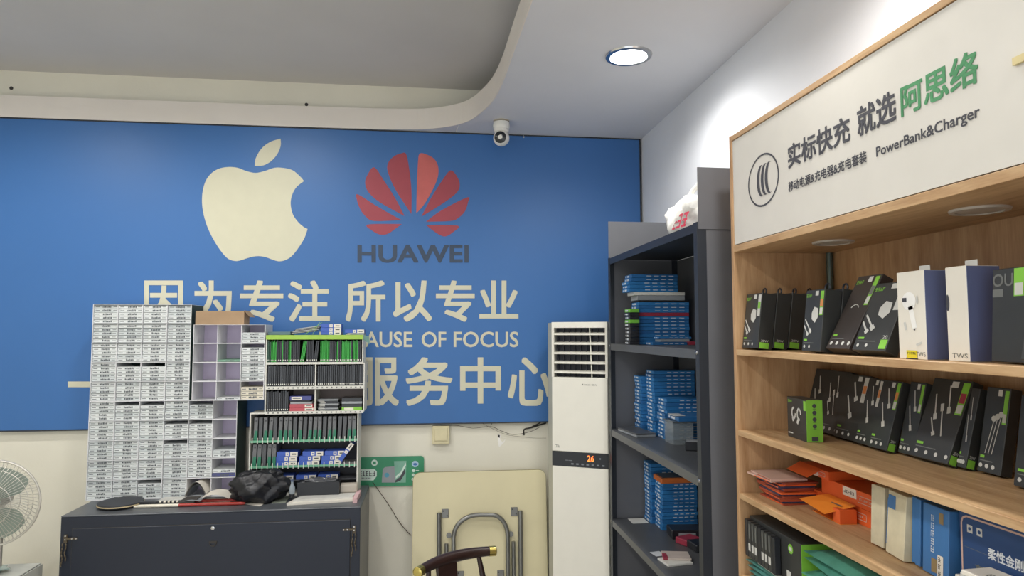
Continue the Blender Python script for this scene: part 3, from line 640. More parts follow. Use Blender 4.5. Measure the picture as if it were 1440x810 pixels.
# third display shelf
z3 = WS[2]
m_red2 = mat('red packet', 'a04a33', .45, var=.15, scale=20); m_ors = mat('orange carton', 'e0622c', .45, var=.05); m_orl = mat('light orange flap', 'ee8a2e', .45); m_pnk = mat('silver pink packet', 'c9a99b', .4); m_nv = mat('dark navy packet', '3a3d58', .45)
z = z3
for k in range(14):
    w_, d_ = .085, .060; x0 = (1.155 if k < 12 else 1.125)+random.uniform(-.008, .008); y0 = 2.088+random.uniform(-.010, .010)+(.012 if k > 11 else 0); rz = random.uniform(-.12, .12)
    t = thing('film_packet', 'thin %s packet, %s from bottom of the fanned pile' % (('red', 'dark navy', 'orange', 'red')[k % 4] if k < 12 else 'silver pink', nth(k)), 'packet', (x0, y0, z), (0, 0, rz), 'film packets on the third display shelf')
    mm = (m_red2, m_nv, m_ors, m_red2)[k % 4] if k < 12 else m_pnk
    part('sleeve', MB().hexa([(-d_, -w_*.85, 0), (d_, -w_*.85, 0), (d_, w_*.85, .0), (-d_, w_*.85, .0)], [(-d_, -w_*.85, .0052), (d_, -w_*.85, .0052), (d_, w_*.85, .0052), (-d_, w_*.85, .0052)]), mm, t)
    part('printed_edge', MB().box(-d_-.0006, -d_+.012, -w_*.8, w_*.3, .0008, .0034), (m_ors, m_red2, m_nv)[k % 3], t)
    z += .0056
def orange_box(loc, rz, w, d, h, label, flap=None, sticker=False):
    t = thing('orange_box', label, 'box', loc, (0, 0, rz), 'orange boxes on the third display shelf')
    part('carton_body', MB().box(-w/2, w/2, 0, d, 0, h), m_ors, t, .001)
    f = ON()
    mb = MB(); u0, u1, v0, v1 = .12*w, .40*w, .30*h, .70*h
    for a, b in (((u0, v0), (u1, v0)), ((u1, v0), (u1, v1)), ((u1, v1), (u0, v1)), ((u0, v1), (u0, v0))): ribbon(mb, a, b, .002, f)
    stuff(part('outline_print', mb, m_pnk, t)); stuff(part('word_print', scribble(MB(), u0+.006, u1-.006, v0+.006, v1-.006, f, 5, 4), m_pnk, t))
    if sticker:
        s_ = part('white_sticker', rect(MB(), -.12*w, .10*w, .42*h, .98*h, ON(.0010)), m_ew, t); stuff(part('sticker_print', scribble(MB(), -.10*w, .07*w, .60*h, .78*h, ON(.0014), 5, 5), m_blk, s_))
    if flap:   # open lid flap hanging forward
        m_, l_, a_ = flap
        part('open_flap', MB().hexa([(-w/2, 0, h), (w*.30, 0, h), (w*.26, -l_*math.cos(a_), h-l_*math.sin(a_)), (-w*.5, -l_*math.cos(a_), h-l_*math.sin(a_))], [(-w/2, 0, h+.0012), (w*.30, 0, h+.0012), (w*.26, -l_*math.cos(a_)-.0005, h+.0012-l_*math.sin(a_)), (-w*.5, -l_*math.cos(a_)-.0005, h+.0012-l_*math.sin(a_))]), m_, t)
    return t
orange_box((1.205, 1.885, z3), RZW, .30, .13, .046, 'long orange box at the bottom of the orange stack')
orange_box((1.205, 1.835, z3+.0465), RZW, .29, .13, .046, 'long orange box with white sticker, top of its stack', None, True)
t = orange_box((1.195, 2.005, z3+.0935), RZW-.05, .17, .12, .026, 'orange box with open lid on top of the stack', (m_ors, .05, .5))
part('inner_papers', MB().box(-.06, .03, -.004, .05, .002, .02), m_ew, t)
t = thing('orange_tray', 'light orange open carton tray in front of the orange stack', 'box', (1.150, 1.872, z3), (0, 0, RZW-.05))
part('tray_floor', MB().box(-.075, .075, 0, .050, .0, .0015), m_orl, t); part('tray_end', MB().box(.040, .075, -.001, .050, .0015, .040), m_ors, t, .001)
part('open_flap', MB().hexa([(-.10, -.028, .030), (.045, -.028, .022), (.075, .048, .050), (-.07, .048, .050)], [(-.10, -.0285, .0312), (.045, -.0285, .0232), (.075, .0475, .0515), (-.07, .0475, .0515)]), m_orl, t)
part('flap_print', rect(MB(), .0, .05, .035, .045, lambda u, v: (u, v-.02, .0445)), m_dg, t)
# envelopes and blue boxes at the near end of the third shelf
m_env = mat('aged paper', 'c9bfa3', .7, var=.12, scale=25); m_env2 = mat('old cream paper', 'd3c9ab', .7, var=.16, scale=14); m_bx = mat('mid blue box', '3f73ab', .4, var=.06); m_bx2 = mat('navy printed box', '2e4a78', .35, var=.05)
def upright(name, label, yl, yr, x, d, h, m, rec=4, yaw=0, group='upright items on the third display shelf', cat='box'):
    return shelfbox(yl, yr, x, z3, rec, h, d, m, label, name, group, yaw, cat)
upright('paper_envelope', 'aged paper envelope standing right of the orange boxes', 1.625, 1.575, 1.118, .10, .148, m_env, 3, 0, cat='envelope')
t = upright('paper_envelope', 'stained cream envelope with blue patch standing in front', 1.562, 1.485, 1.108, .045, .150, m_env2, 5, -8, cat='envelope')
part('blue_patch', rect(MB(), -.036, -.004, .108, .14, ON()), m_bx, t); part('blue_edge', MB().box(-.040, -.036, .0, .02, .02, .13), m_bx, t)
for k, (a, b, x) in enumerate(((1.478, 1.462, 1.118), (1.459, 1.443, 1.112))):
    upright('blue_folder', 'thin blue box standing, %s of two right of cream envelope' % nth(k), a, b, x, .12, .150, m_bx, 3, 0)
t = upright('blue_box', 'blue box with vertical lettering and white label', 1.434, 1.350, 1.108, .06, .152, m_bx, 3, -4)
for j, v in enumerate((.118, .101, .084, .067, .050)): stuff(part('lettering', scribble(MB(), -.014, -.003, v, v+.013, ON(), 2, j), m_pw, t))
part('brown_patch', rect(MB(), .012, .026, .118, .142, ON()), mat('brown print', '8f7a55', .5), t)
wl = part('white_label', rect(MB(), .008, .026, .004, .05, ON()), m_ew, t)
for j in range(3): stuff(part('lettering', scribble(MB(), .011, .020, .036-.015*j, .046-.015*j, ON(.0012), 2, 9+j), m_blk, wl))
part('brown_seal', rect(MB(), -.012, .006, .008, .038, ON()), mat('brown print', '8f7a55', .5), t)
t = upright('film_carton', 'large navy box with pale outline and Chinese lettering', 1.338, 1.02, 1.124, .20, .165, m_bx2, 1, 0)
w = .318
ol = MB(); q = [(-.145, .01), (-.152, .02), (-.152, .135), (-.148, .145), (-.138, .150), (.14, .150)]
for a, b in zip(q, q[1:]): ribbon(ol, a, b, .004, ON())
part('pale_outline', ol, m_pnk, t)
part('lettering', text(MB(), '柔性金刚膜', ON(), -.085, .02, .080, .103, .0, None, .02), m_pw, t)
part('lettering', text(MB(), '高清', ON(), -.118, -.080, .038, .060, .0, None, .015), m_dg, t)
for u in (-.137, -.112):
    b_ = part('icon_patch', rect(MB(), u, u+.014, .118, .134, ON()), m_gp, t); part('icon_mark', flat_disc(MB(), u+.007, .126, .004, ON(.0012)), m_bx2, b_)
part('divider_line', rect(MB(), -.145, -.08, .086, .0868, ON()), m_dg, t)
for k in range(8):
    t = thing('white_packet', 'white paper packet lying before the navy box, %s from bottom' % nth(k), 'packet', (1.084-.003*(k % 3), 1.180-.012*(k % 4), z3+.0095*k), (0, 0, RZW+.10*((k*7) % 5-2)*.35), 'white packets before the navy box')
    part('sleeve', MB().box(-.095, .095, -.034, .034, .0002, .009), m_ew if k % 3 else m_gp, t, .001)
    if k == 7: stuff(part('print_lines', scribble(MB(), -.06, -.02, -.015, .0, lambda u, v: (u, v, .0094), 3, 4), m_blk, t))
# lowest visible shelf
z4 = WS[3]; m_tl = mat('teal plastic bag', '5f9a92', .3, var=.15, scale=20, bump=.4, bscale=40); m_tg = mat('green foil bag', '4f8f7c', .3, var=.15, scale=20, bump=.4, bscale=40)
def pouch(name, label, loc, rz, w, d, h, m, grp):
    t = thing(name, label, 'packet', loc, (0, 0, rz), grp)
    part('pouch_body', MB().grid(lambda u, v: (w*(u-.5), d*(v-.5), h*(math.sin(PI*u)*math.sin(PI*v))**.5+.001*math.sin(20*u+9*v)*math.sin(PI*v)), 12, 8).grid(lambda u, v: (w*(u-.5), d*(v-.5), 0), 1, 1), m, t, smooth=True)
    part('sealed_edge', MB().box(-w/2-.012, -w/2+.001, -d/2, d/2, 0, .0015), m, t)
    return t
for k in range(4):
    pouch('teal_pouch', 'teal plastic pouch under the black display carton, %s from bottom' % nth(k), (1.14, 2.03+.006*k, z4+.0165*k), RZW+.02*k, .26, .16, .016, m_tl, 'teal pouches on the lowest shelf')
zd = z4+.066
slab('white_card_box', 'flat white card under the black display carton', None, 1.05, 1.30, 1.84, 2.10, zd-.0015, .003, m_ew, 0, False, cat='card')
t = carton('display_carton', 'black and lime green display carton of slim boxes, lowest shelf', (1.066, 2.022, zd+.002), (.315, .15, .128), (0, 0, RZW), m_bk)
part('green_side', MB().box(.1571, .1585, .0005, .1495, .0005, .1275), m_lg, t); part('green_front', rect(MB(), -.156, .0, .0005, .008, ON()), m_lg, t)
part('round_badge', flat_disc(MB(), .10, .098, .014, ON(), 18), m_lg, t); part('badge_print', rect(MB(), .092, .108, .092, .104, ON(.0012)), m_gp, t)
part('side_print', rect(MB(), .075, .1, .006, .03, ON()), m_gp, t)
for k in range(9):
    x0 = -.15+k*.022
    s_ = thing('slim_box', 'slim black box with white label, %s from left before the display carton' % nth(k), 'box', (1.0645, 2.022-x0-.009, zd+.004), (0, 0, RZW), 'slim boxes before the display carton')
    part('carton_body', MB().box(-.0095, .0095, -.020, -.001, 0, .118-.001*k), m_blk if k % 4 == 0 else m_bk, s_, .001)
    if k % 4: part('white_label', rect(MB(), -.007, .007, .022, .046, lambda u, v: (u, -.0207, v)), m_gp, s_); part('print_column', rect(MB(), -.004, .004, .06, .108, lambda u, v: (u, -.0207, v)), m_dg, s_)
for k in range(8):
    pouch('green_pouch', 'green foil pouch right of the lime carton, %s from bottom' % nth(k), (1.125, 1.70-.02*(k % 2), z4+.0275*k), RZW+.12*(k % 3-1), .26, .15, .027, m_tg, 'green pouches on the lowest shelf')
# ================================================================== steel cabinet
CX0, CX1, CY0, CY1, CZ = -1.880, -.375, 3.745, 4.255, .774
m_cab = mat('navy black steel', '202633', .38, .15, var=.06, scale=3); m_cabt = mat('light-reflecting grey top', '5b5f64', .35, .2, var=.12, scale=6); m_br = mat('aged brass', '5f5545', .5, .5); m_cs = mat('grey cabinet side', '7d7c78', .5, .1, var=.12, scale=4)  # m_cabt: light reflected by the top is painted in as lighter grey
cb = thing('steel_cabinet', 'low navy steel cabinet with two hasps under the box racks', 'cabinet', ((CX0+CX1)/2, CY0, 0))
cw = (CX1-CX0)/2; cdp = CY1-CY0
part('cabinet_body', MB().box(-cw, cw, .0, cdp, .04, CZ-.006), m_cab, cb, .002)
part('cabinet_top', MB().box(-cw, cw, -.001, cdp, CZ-.006, CZ), m_cabt, cb, .0015)
part('side_skin', MB().box(cw, cw+.001, .004, cdp-.002, .05, CZ-.012), m_cs, cb)
part('plinth', MB().box(-cw+.02, cw-.02, .02, cdp-.02, 0, .04), m_dark, cb)
dz1 = P(300, 737, Y=CY0).z
dr = part('flap_door', MB().box(-cw+.058, cw-.052, -.006, .0005, .16, dz1), m_cab, cb, .0015)
part('door_gap', MB().box(-cw+.055, cw-.049, -.0012, .0002, .157, dz1+.003), m_dark, cb)
xk = P(300, 742, Y=CY0)
part('lock', MB().lathe([(.010, 0), (.010, .005), (.006, .007)], 14, (xk.x-cb.location.x, -.006, xk.z), (0, -1, 0)), m_chrome, dr, smooth=True)
xk = P(300, 763, Y=CY0)
part('pull_ring', MB().tube([(xk.x-cb.location.x+.016*math.cos(a), -.009, xk.z+.016*math.sin(a)) for a in [R(180+15*i) for i in range(13)]], .003, 6).box(xk.x-cb.location.x-.02, xk.x-cb.location.x+.02, -.009, -.006, xk.z, xk.z+.010), m_dark, dr)
def hasp(px_, s_, hy):
    a = P(px_, hy, Y=CY0); x = a.x-cb.location.x; z = a.z
    h = part('hasp', MB().box(min(x, x+s_*.055), max(x, x+s_*.055), -.012, -.0065, z-.012, z-.002).box(x-s_*.004-.008, x-s_*.004+.008, -.006, -.0005, z-.03, z+.012), m_br, cb)
    for q in ((x+s_*.03, z-.007), (x+s_*.05, z-.007)): part('rivet', MB().lathe([(.005, 0), (.004, .002)], 8, (q[0], -.012, q[1]), (0, -1, 0)), m_chrome, h)
    for q in ((x-s_*.004, z+.006), (x-s_*.004, z-.012)): part('rivet', MB().lathe([(.005, 0), (.004, .002)], 8, (q[0], -.006, q[1]), (0, -1, 0)), m_chrome, h)
    for j, dx in enumerate((-.010, .006)):
        part('chain', MB().tube([(x-s_*.006+dx+.003*math.sin(i*.9), -.010-.002*(i % 2), z-.03-i*.009) for i in range(14-3*j)], [.004 if i % 2 else .0022 for i in range(14-3*j)], 6), m_br, h)
hasp(94, 1, 755); hasp(497, -1, 742)
# ================================================================== white compartment racks with slim white boxes
YT = 4.06
m_cell = mat('white rack board', 'dfe0e2', .5, var=.02); m_gs = mat('dark green board', '2c403c', .6, var=.15); m_pur = mat('lilac board', 'e0d2ea', .5, var=.04)
m_wb = mat('white slim carton', 'dde1e0', .45, var=.03); m_wb2 = mat('pale grey slim carton', 'cfd5d5', .45, var=.03); m_ink = mat('grey ink', '565b5f', .6); m_wb3 = mat('ivory slim carton', 'ddd6c4', .45, var=.03)
def comp_rack(name, label, x0, x1, z0, z1, y0, y1, nc, nr, mside, mback):
    t = thing(name, label, 'rack', ((x0+x1)/2, y0, z0)); a = (x1-x0)/2; h = z1-z0; d = y1-y0; th = .0030
    part('side_panel', MB().box(-a, -a+th, 0, d, 0, h), m_cell, t); part('side_panel', MB().box(a-th, a, .0005, d, 0, h), m_cell, t); part('outer_cover', MB().box(a, a+.001, .004, d, .002, h-.002), mside, t)
    part('back_panel', MB().box(-a+th, a-th, d-.003, d, 0, h), mback, t)
    for j in range(nr+1):
        z = h*j/nr; part('shelf', MB().box(-a+th, a-th, .0, d-.003, max(0, z-th/2), min(h, max(0, z-th/2)+th)), m_cell, t)
    for i in range(1, nc):
        x = -a+2*a*i/nc
        for j in range(nr): part('divider', MB().box(x-th/2, x+th/2, .0005, d-.003, h*j/nr+th, h*(j+1)/nr-th), m_cell, t)
    return (x0, x1, z0, z1, nc, nr)
XT0 = P(131, 428, Y=YT).x; XT1 = P(269.5, 430, Y=YT).x; XT2 = P(333, 563, Y=YT).x; ZT0 = CZ; ZT2 = P(131, 428, Y=YT).z; ZTm = (ZT0+ZT2)/2
U = comp_rack('compartment_rack', 'white compartment rack filled with slim white boxes, upper block', XT0, XT1, ZTm, ZT2, YT, YT+.20, 4, 5, m_gs, m_gs)
cwid = (XT1-XT0)/4
Lw = comp_rack('compartment_rack', 'white compartment rack on the cabinet, lower block with empty lilac column', XT0, XT0+cwid*6, ZT0, ZTm, YT, YT+.20, 6, 5, m_gs, m_pur)
PX0, PX1 = P(271.5, 456, Y=YT-.03).x, P(373, 458, Y=YT-.03).x; PZ1 = P(300, 456.5, Y=YT-.03).z
Pw = comp_rack('compartment_rack', 'lilac compartment rack mostly empty, overhanging beside the white rack', PX0+.004, PX1, ZTm+.0005, PZ1, YT-.03, YT+.15, 3, 4, m_cell, m_pur)
_sb = {}
def slim_box(x0, x1, z0, h, y, label, group, m, var, d=.165):
    t = thing('slim_box', label, 'box', ((x0+x1)/2, y, z0), group=group); a = (x1-x0)/2
    k = (round(a, 4), round(h, 4), var)
    if k not in _sb:
        me = MB().box(-a, a, 0, d, .0008, h-.0008).mesh('carton_body', .0012); me.materials.append(m_wb)
        rnd = random.Random(var); pr = MB(); f = ON(.0005)
        rect(pr, -.90*a, -.55*a, h*.40, h*.55, f)
        u = -.28*a+rnd.uniform(-.05, .05)*a
        while u < .42*a:
            w_ = rnd.uniform(.05, .13)*a; rect(pr, u, u+w_, h*rnd.uniform(.22, .3), h*rnd.uniform(.62, .78), f); u += w_+.025*a
        rect(pr, .60*a, .90*a, h*.45, h*.58, f)
        me2 = pr.mesh('label_print'); me2.materials.append(m_ink)
        me3 = rect(MB(), -.97*a, .97*a, h*.86, h*.90, f).mesh('lid_line'); me3.materials.append(m_ink)
        _sb[k] = (me, me2, me3)
    me, me2, me3 = _sb[k]
    o = link('carton_body', me, None, t)
    if m is not m_wb: setm(o, m)
    link('label_print', me2, None, t)['kind'] = 'stuff'; link('lid_line', me3, None, t)
    return t
COLN = ['first', 'second', 'third', 'fourth', 'fifth', 'sixth']
def fill(rk_, i, j, n_, off, block, hmax=5, mfun=None, y=YT, hb=None, d=.165):
    x0, x1, z0, z1, nc, nr = rk_; w = (x1-x0)/nc; h = (z1-z0)/nr; th = .0030
    b = hb or (h-2*th-.0006)/hmax; zb = z1-h*(j+1)+th+ (0 if j < nr-1 else 0)
    for k in range(n_):
        lb = 'slim white box, %s up in row %s of column %s, %s' % (nth(k), ['one', 'two', 'three', 'four', 'five'][j], ['one', 'two', 'three', 'four', 'five', 'six'][i], block)
        m = mfun(k) if mfun else random.choice((m_wb, m_wb, m_wb2))
        slim_box(x0+w*i+th*1.1, x0+w*(i+1)-th*1.1, zb+b*k, b, y+.006+random.uniform(0, .005), lb, 'slim white boxes, '+block, m, random.randrange(6), d)
for j in range(5):
    for i in range(4): fill(U, i, j, 4 if (j == 3 and i in (1, 2)) else 5, 0, 'upper white rack')
gap = {(1, 0), (2, 0), (4, 0), (3, 1), (4, 1), (3, 2), (2, 4)}
for j in range(5):
    for i in range(5):
        if (i, j) == (4, 4): continue
        fill(Lw, i, j, 4 if (i, j) in gap else 5, 0, 'lower white rack')
fill(Lw, 5, 2, 2, 0, 'lower white rack', 5)
fill(Lw, 5, 3, 2, 0, 'lower white rack', 5, lambda k: mat('violet blue carton', '4a4f8a', .45) if k == 0 else m_wb)
yp = YT-.03
fill(Pw, 2, 0, 3, 0, 'lilac rack', 5, None, yp); fill(Pw, 2, 1, 4, 0, 'lilac rack', 5, None, yp); fill(Pw, 2, 2, 5, 0, 'lilac rack', 5, None, yp); fill(Pw, 2, 3, 3, 0, 'lilac rack', 5, lambda k: m_wb3, yp, .024)
fill(Pw, 1, 3, 1, 0, 'lilac rack', 5, None, yp, .014); fill(Pw, 1, 1, 1, 0, 'lilac rack', 5, lambda k: mat('mint carton', '7fae93', .45), yp, .013)
# curled paper sheet in the lower rack
xc0 = XT0+cwid*4+.006; yq = YT-.012
t = thing('paper_sheet', 'white curled paper sheet sticking out of the lower white rack', 'paper', (xc0, yq, ZT0))
def curl(u, v):
    a = u*1.0; x = .005+.115*a; z = .016+.085*math.sin(PI*min(1, a*.95))**.8*(1-.15*v); return (x, -.05+.17*v, z)
part('sheet', MB().grid(curl, 18, 4), m_ew, t, smooth=True); part('under_sheet', MB().grid(lambda u, v: (curl(u, v)[0]*.86+.008, curl(u, v)[1]+.012, curl(u, v)[2]*.82), 18, 4), m_gry, t, smooth=True)
# ================================================================== cardboard carton behind the lilac rack
a, b = P(283, 457, Y=4.14), P(350, 438, Y=4.14)
t = thing('cardboard_carton', 'brown open cardboard carton on top of the lilac rack', 'box', ((a.x+b.x)/2, 4.07, PZ1))
m_cd = mat('brown cardboard', 'a58a6c', .8, var=.08); w = (b.x-a.x)/2; h = b.z-PZ1
part('front_wall', MB().box(-w, w, -.030, -.027, 0, h), m_cd, t); part('rear_wall', MB().box(-w, w, .085, .088, 0, h*.9), m_cd, t); part('side_wall', MB().box(-w, -w+.003, -.027, .085, 0, h), m_cd, t); part('side_wall', MB().box(w-.003, w, -.027, .085, 0, h), m_cd, t)
part('flap', MB().hexa([(w, -.03, h), (w+.03, -.02, h-.035), (w+.03, .085, h-.035), (w, .085, h)], [(w, -.03, h+.003), (w+.033, -.02, h-.034), (w+.033, .085, h-.034), (w, .085, h+.003)]), m_cd, t)
# ================================================================== slotted parts racks
YR = 4.03
m_rw = mat('white slotted rack', 'd9d8cf', .5, var=.03); m_lime = mat('lime rack edge', '9fc64f', .5, var=.05); m_inn = mat('dark rack back', '48494d', .7); m_comb = mat('green comb strip', '6fae8d', .45); m_pinkb = mat('taupe rack back', '8a7c78', .6)
def slot_rack(name, label, x0, x1, z0, z1, mid=(), rows=(), frame=m_rw, back=m_inn, top=None, d=.17):
    t = thing(name, label, 'rack', ((x0+x1)/2, YR, z0)); a = (x1-x0)/2; h = z1-z0; th = .006
    part('side_panel', MB().box(-a, -a+th, 0, d, 0, h), frame, t); part('side_panel', MB().box(a-th, a, 0, d, 0, h), frame, t)
    part('base_board', MB().box(-a+th, a-th, 0, d, 0, th), frame, t); part('top_board', MB().box(-a+th, a-th, 0, d, h-th, h), top or frame, t); part('back_panel', MB().box(-a+th, a-th, d-.004, d, th, h-th), back, t)
    for z in rows: part('shelf', MB().box(-a+th, a-th, 0, d-.004, z-z0-th, z-z0), frame, t)
    for x in mid: part('divider', MB().box(x-(x0+x1)/2-.003, x-(x0+x1)/2+.003, .001, d-.004, th, h-th), frame, t)
    return t, a
def comb(t, a, z, n_, m=m_rw):
    part('slot_strip', MB().box(-a+.007, a-.007, -.006, -.0005, z-.006, z+.006), m_comb, t)
    mb = MB()
    for k in range(n_): x = -a+.018+k*(2*a-.036)/(n_-1); mb.box(x-.002, x+.002, -.009, -.006, z-.012, z+.022)
    stuff(part('slot_teeth', mb, m, t))
GX = lambda x: P(360+x/5.5875, 500, Y=YR).x
GZ = lambda y: P(430, 445+y/5.5875, Y=YR).z
zlo, zl1 = CZ, P(430, 580, Y=YR).z
lx0, lx1 = P(351, 600, Y=YR).x, P(504, 590, Y=YR).x
LX = lambda x: P(340+x/6.749, 600, Y=YR).x
LZ = lambda y: P(430, 570+y/6.749, Y=YR).z
r1, r2 = LZ(335), LZ(575)
t3, a3 = slot_rack('slotted_rack', 'cream slotted rack of screen modules standing on the cabinet', lx0, lx1, zlo, zl1, (), (r1, r2))
t3c = (lx0+lx1)/2
comb(t3, a3, r1-zlo, 21); comb(t3, a3, r2-zlo, 21)
bx0, bx1 = GX(76), GX(855); bz1 = GZ(368)
t2, a2 = slot_rack('slotted_rack', 'white two-bay slotted rack of thin black screens, middle of the pile', bx0, bx1, zl1+.0004, bz1, (GX(470),), (GZ(548),), back=m_pinkb)
for z in (GZ(558), GZ(752)):
    part('number_strip', MB().box(-a2+.004, a2-.004, -.004, -.0005, z-zl1-.010, z-zl1+.006), m_rw, t2)
    mb = MB()
    for k in range(20):
        x = -a2+.022+k*(2*a2-.044)/19; rect(mb, x-.004, x+.004, z-zl1-.006, z-zl1+.002, lambda u, v: (u, -.0046, v))
    stuff(part('number_marks', mb, m_dg, t2))
gx0, gx1 = GX(76), GX(842); gz1 = GZ(146)
t1, a1 = slot_rack('slotted_rack', 'lime edged slotted rack of green and black panels, top of the pile', gx0, gx1, bz1+.0004, gz1, (), (), m_rw, m_inn, m_lime, d=.15)
part('front_edge', MB().box(-a1, a1, -.003, -.0003, gz1-bz1-.026, gz1-bz1-.001), m_lime, t1)
# thin panels
m_gpan = mat('green panel film', '35a03c', .35, var=.05); m_kpan = mat('black panel glass', '2a2c2f', .25, var=.08); m_kp2 = mat('dark grey screen glass', '3d4044', .25, var=.08); m_dgp = mat('dark green panel', '2f5240', .35, var=.08)
_pc = {}
def panel(x, z0, h, th, d, m, label, group, name='phone_screen', tilt=0., mt=None):
    t = thing(name, label, 'panel', (x, YR+.008, z0+abs(math.sin(tilt))*th), (0, tilt, 0), group); k = (round(h, 4), round(th, 4), m.name, mt)
    if k not in _pc:
        me = MB().box(-th/2, th/2, 0, d, .0002, h).mesh('panel_body', .0005); me.materials.append(m)
        me2 = MB().box(-th*.3, th*.3, -.0012, .0, h*.06, h*.12).mesh('edge_tab'); me2.materials.append(m_rw); _pc[k] = (me, me2)
    link('panel_body', _pc[k][0], None, t); link('edge_tab', _pc[k][1], None, t)
    return t
greens = [(120, 160), (203, 210), (248, 272), (340, 384), (500, 578), (630, 638), (675, 748), (755, 797)]
x = 93.; k = 0
while x < 828:
    g = any(a_ <= x <= b_ for a_, b_ in greens); dk = x < 118
    ti = .15 if 338 <= x <= 378 else (.10 if 455 <= x <= 482 else random.uniform(-.004, .004))
    panel(GX(x), bz1+.0066, GZ(190+random.uniform(-6, 8))-bz1-.008, .0055 if g else .0085, .12, m_gpan if g else (m_dgp if dk else m_kpan),
          '%s panel, %s from left in the lime edged rack' % ('bright green' if g else 'dark green' if dk else 'black', nth(k)), 'panels in the lime edged rack', 'phone_screen', ti)
    x += 10.5 if g else 14; k += 1
    if 378 < x < 402: x = 402
    if 482 < x < 508: x = 508
for bay, (xa, xb) in enumerate(((92, 462), (484, 842))):
    n_ = int((xb-xa)/15.5)
    for k in range(n_):
        panel(GX(xa+(k+.5)*(xb-xa)/n_), GZ(548)+.0004, GZ(382+random.uniform(0, 8))-GZ(548), .0088, .14, m_kpan if k % 3 else m_kp2, 'thin black screen, %s from left in the upper %s bay' % (nth(k), ('left', 'right')[bay]), 'black screens in the two-bay rack')
for k in range(11):
    panel(GX(98+k*15.5), zl1+.0068, GZ(580+random.uniform(0, 14))-zl1-.008, .0088, .14, m_kpan if k % 3 else m_kp2, 'thin black screen, %s from left in the lower left bay' % nth(k), 'black screens in the two-bay rack')
def flat(name, label, cx0, cx1, cy0, cy1, m, group, cat='box', d=.13, label_=None, rz=0., MX=GX, MZ=GZ, zoff=0., y=None, ys=None):
    x0, x1, z0, z1 = MX(cx0), MX(cx1), MZ(cy1), MZ(cy0)
    if ys is not None: z0 = ys
    t = thing(name, label, cat, ((x0+x1)/2, y or YR+.008, z0), (0, 0, rz), group); w = (x1-x0)/2; h = z1-z0
    part('carton_body', MB().box(-w, w, 0, d, .0003, h-.0003), m, t, .001)
    if label_:
        u0, u1, ml = label_; part('label_patch', rect(MB(), -w+2*w*u0, -w+2*w*u1, h*.15, h*.85, ON()), ml, t); part('label_print', rect(MB(), -w+2*w*(u0+.06), -w+2*w*(u1-.05), h*.40, h*.60, ON(.0011)), m_ink, t)
    return t
m_crm = mat('red carton', 'b9525c', .45); m_vio = mat('violet blue carton', '4a4f8a', .45)
zf = zl1+.0068; gg = 'cartons in the lower bays'
for (ya, yb, xa, xb, m, lb, l_) in ((704, 732, 270, 462, m_crm, 'red and white flat carton at the bottom of the lower left bay', (.62, .97, m_ew)), (672, 700, 270, 452, m_crm, 'red and white flat carton, second in the lower left bay', (.65, .97, m_ew)), (654, 670, 275, 445, m_gry, 'thin grey carton above the red cartons', None), (640, 653, 270, 430, m_blk, 'thin black carton above the grey one', None), (606, 639, 270, 440, m_vio, 'violet carton with white label on top of the red cartons', (.08, .55, m_ew))):
    zt_ = zf+(GZ(ya)-GZ(yb)); flat('flat_carton', lb, xa, xb, ya, yb, m, gg, ys=zf, label_=l_) if False else None
    x0, x1, h = GX(xa), GX(xb), GZ(ya)-GZ(yb)
    t = thing('flat_carton', lb, 'box', ((x0+x1)/2, YR+.008, zf), group=gg); w = (x1-x0)/2
    part('carton_body', MB().box(-w, w, 0, .12, .0003, h-.0003), m, t, .001)
    if l_: part('label_patch', rect(MB(), -w+2*w*l_[0], -w+2*w*l_[1], h*.15, h*.85, ON()), l_[2], t); part('label_print', rect(MB(), -w+2*w*(l_[0]+.06), -w+2*w*(l_[1]-.05), h*.4, h*.6, ON(.0011)), m_ink, t)
    zf += h
zf = zl1+.0068
for k in range(8):
    t = thing('loose_screen', 'loose %s screen lying in the lower right bay, %s from bottom' % ('grey' if k % 3 == 1 else 'black', nth(k)), 'panel', ((GX(490)+GX(655))/2+random.uniform(-.004, .004), YR+.012, zf), (0, 0, random.uniform(-.06, .06)), 'loose screens in the lower right bay')
    part('panel_body', MB().box(-.058, .058, 0, .11, .0003, .0076), m_kpan if k % 3 != 1 else m_gry, t, .0006); part('edge_tab', MB().box(-.05, -.02, -.001, 0, .002, .005), m_rw, t); zf += .0082
zf = zl1+.0068
for k, (h, m, lb) in enumerate(((.020, m_lg, 'lime green carton with white label in the lower right bay'), (.018, m_kpan, 'black carton on the lime green one'), (.014, m_gry, 'grey carton above the black one'), (.020, m_kpan, 'black carton on top of the lower right pile'))):
    t = thing('flat_carton', lb, 'box', ((GX(672)+GX(842))/2, YR+.008, zf), group=gg); part('carton_body', MB().box(-.058, .058, 0, .12, .0003, h-.0003), m, t, .001)
    if k == 0: part('label_patch', rect(MB(), -.044, .01, .004, .016, ON()), m_ew, t)
    zf += h
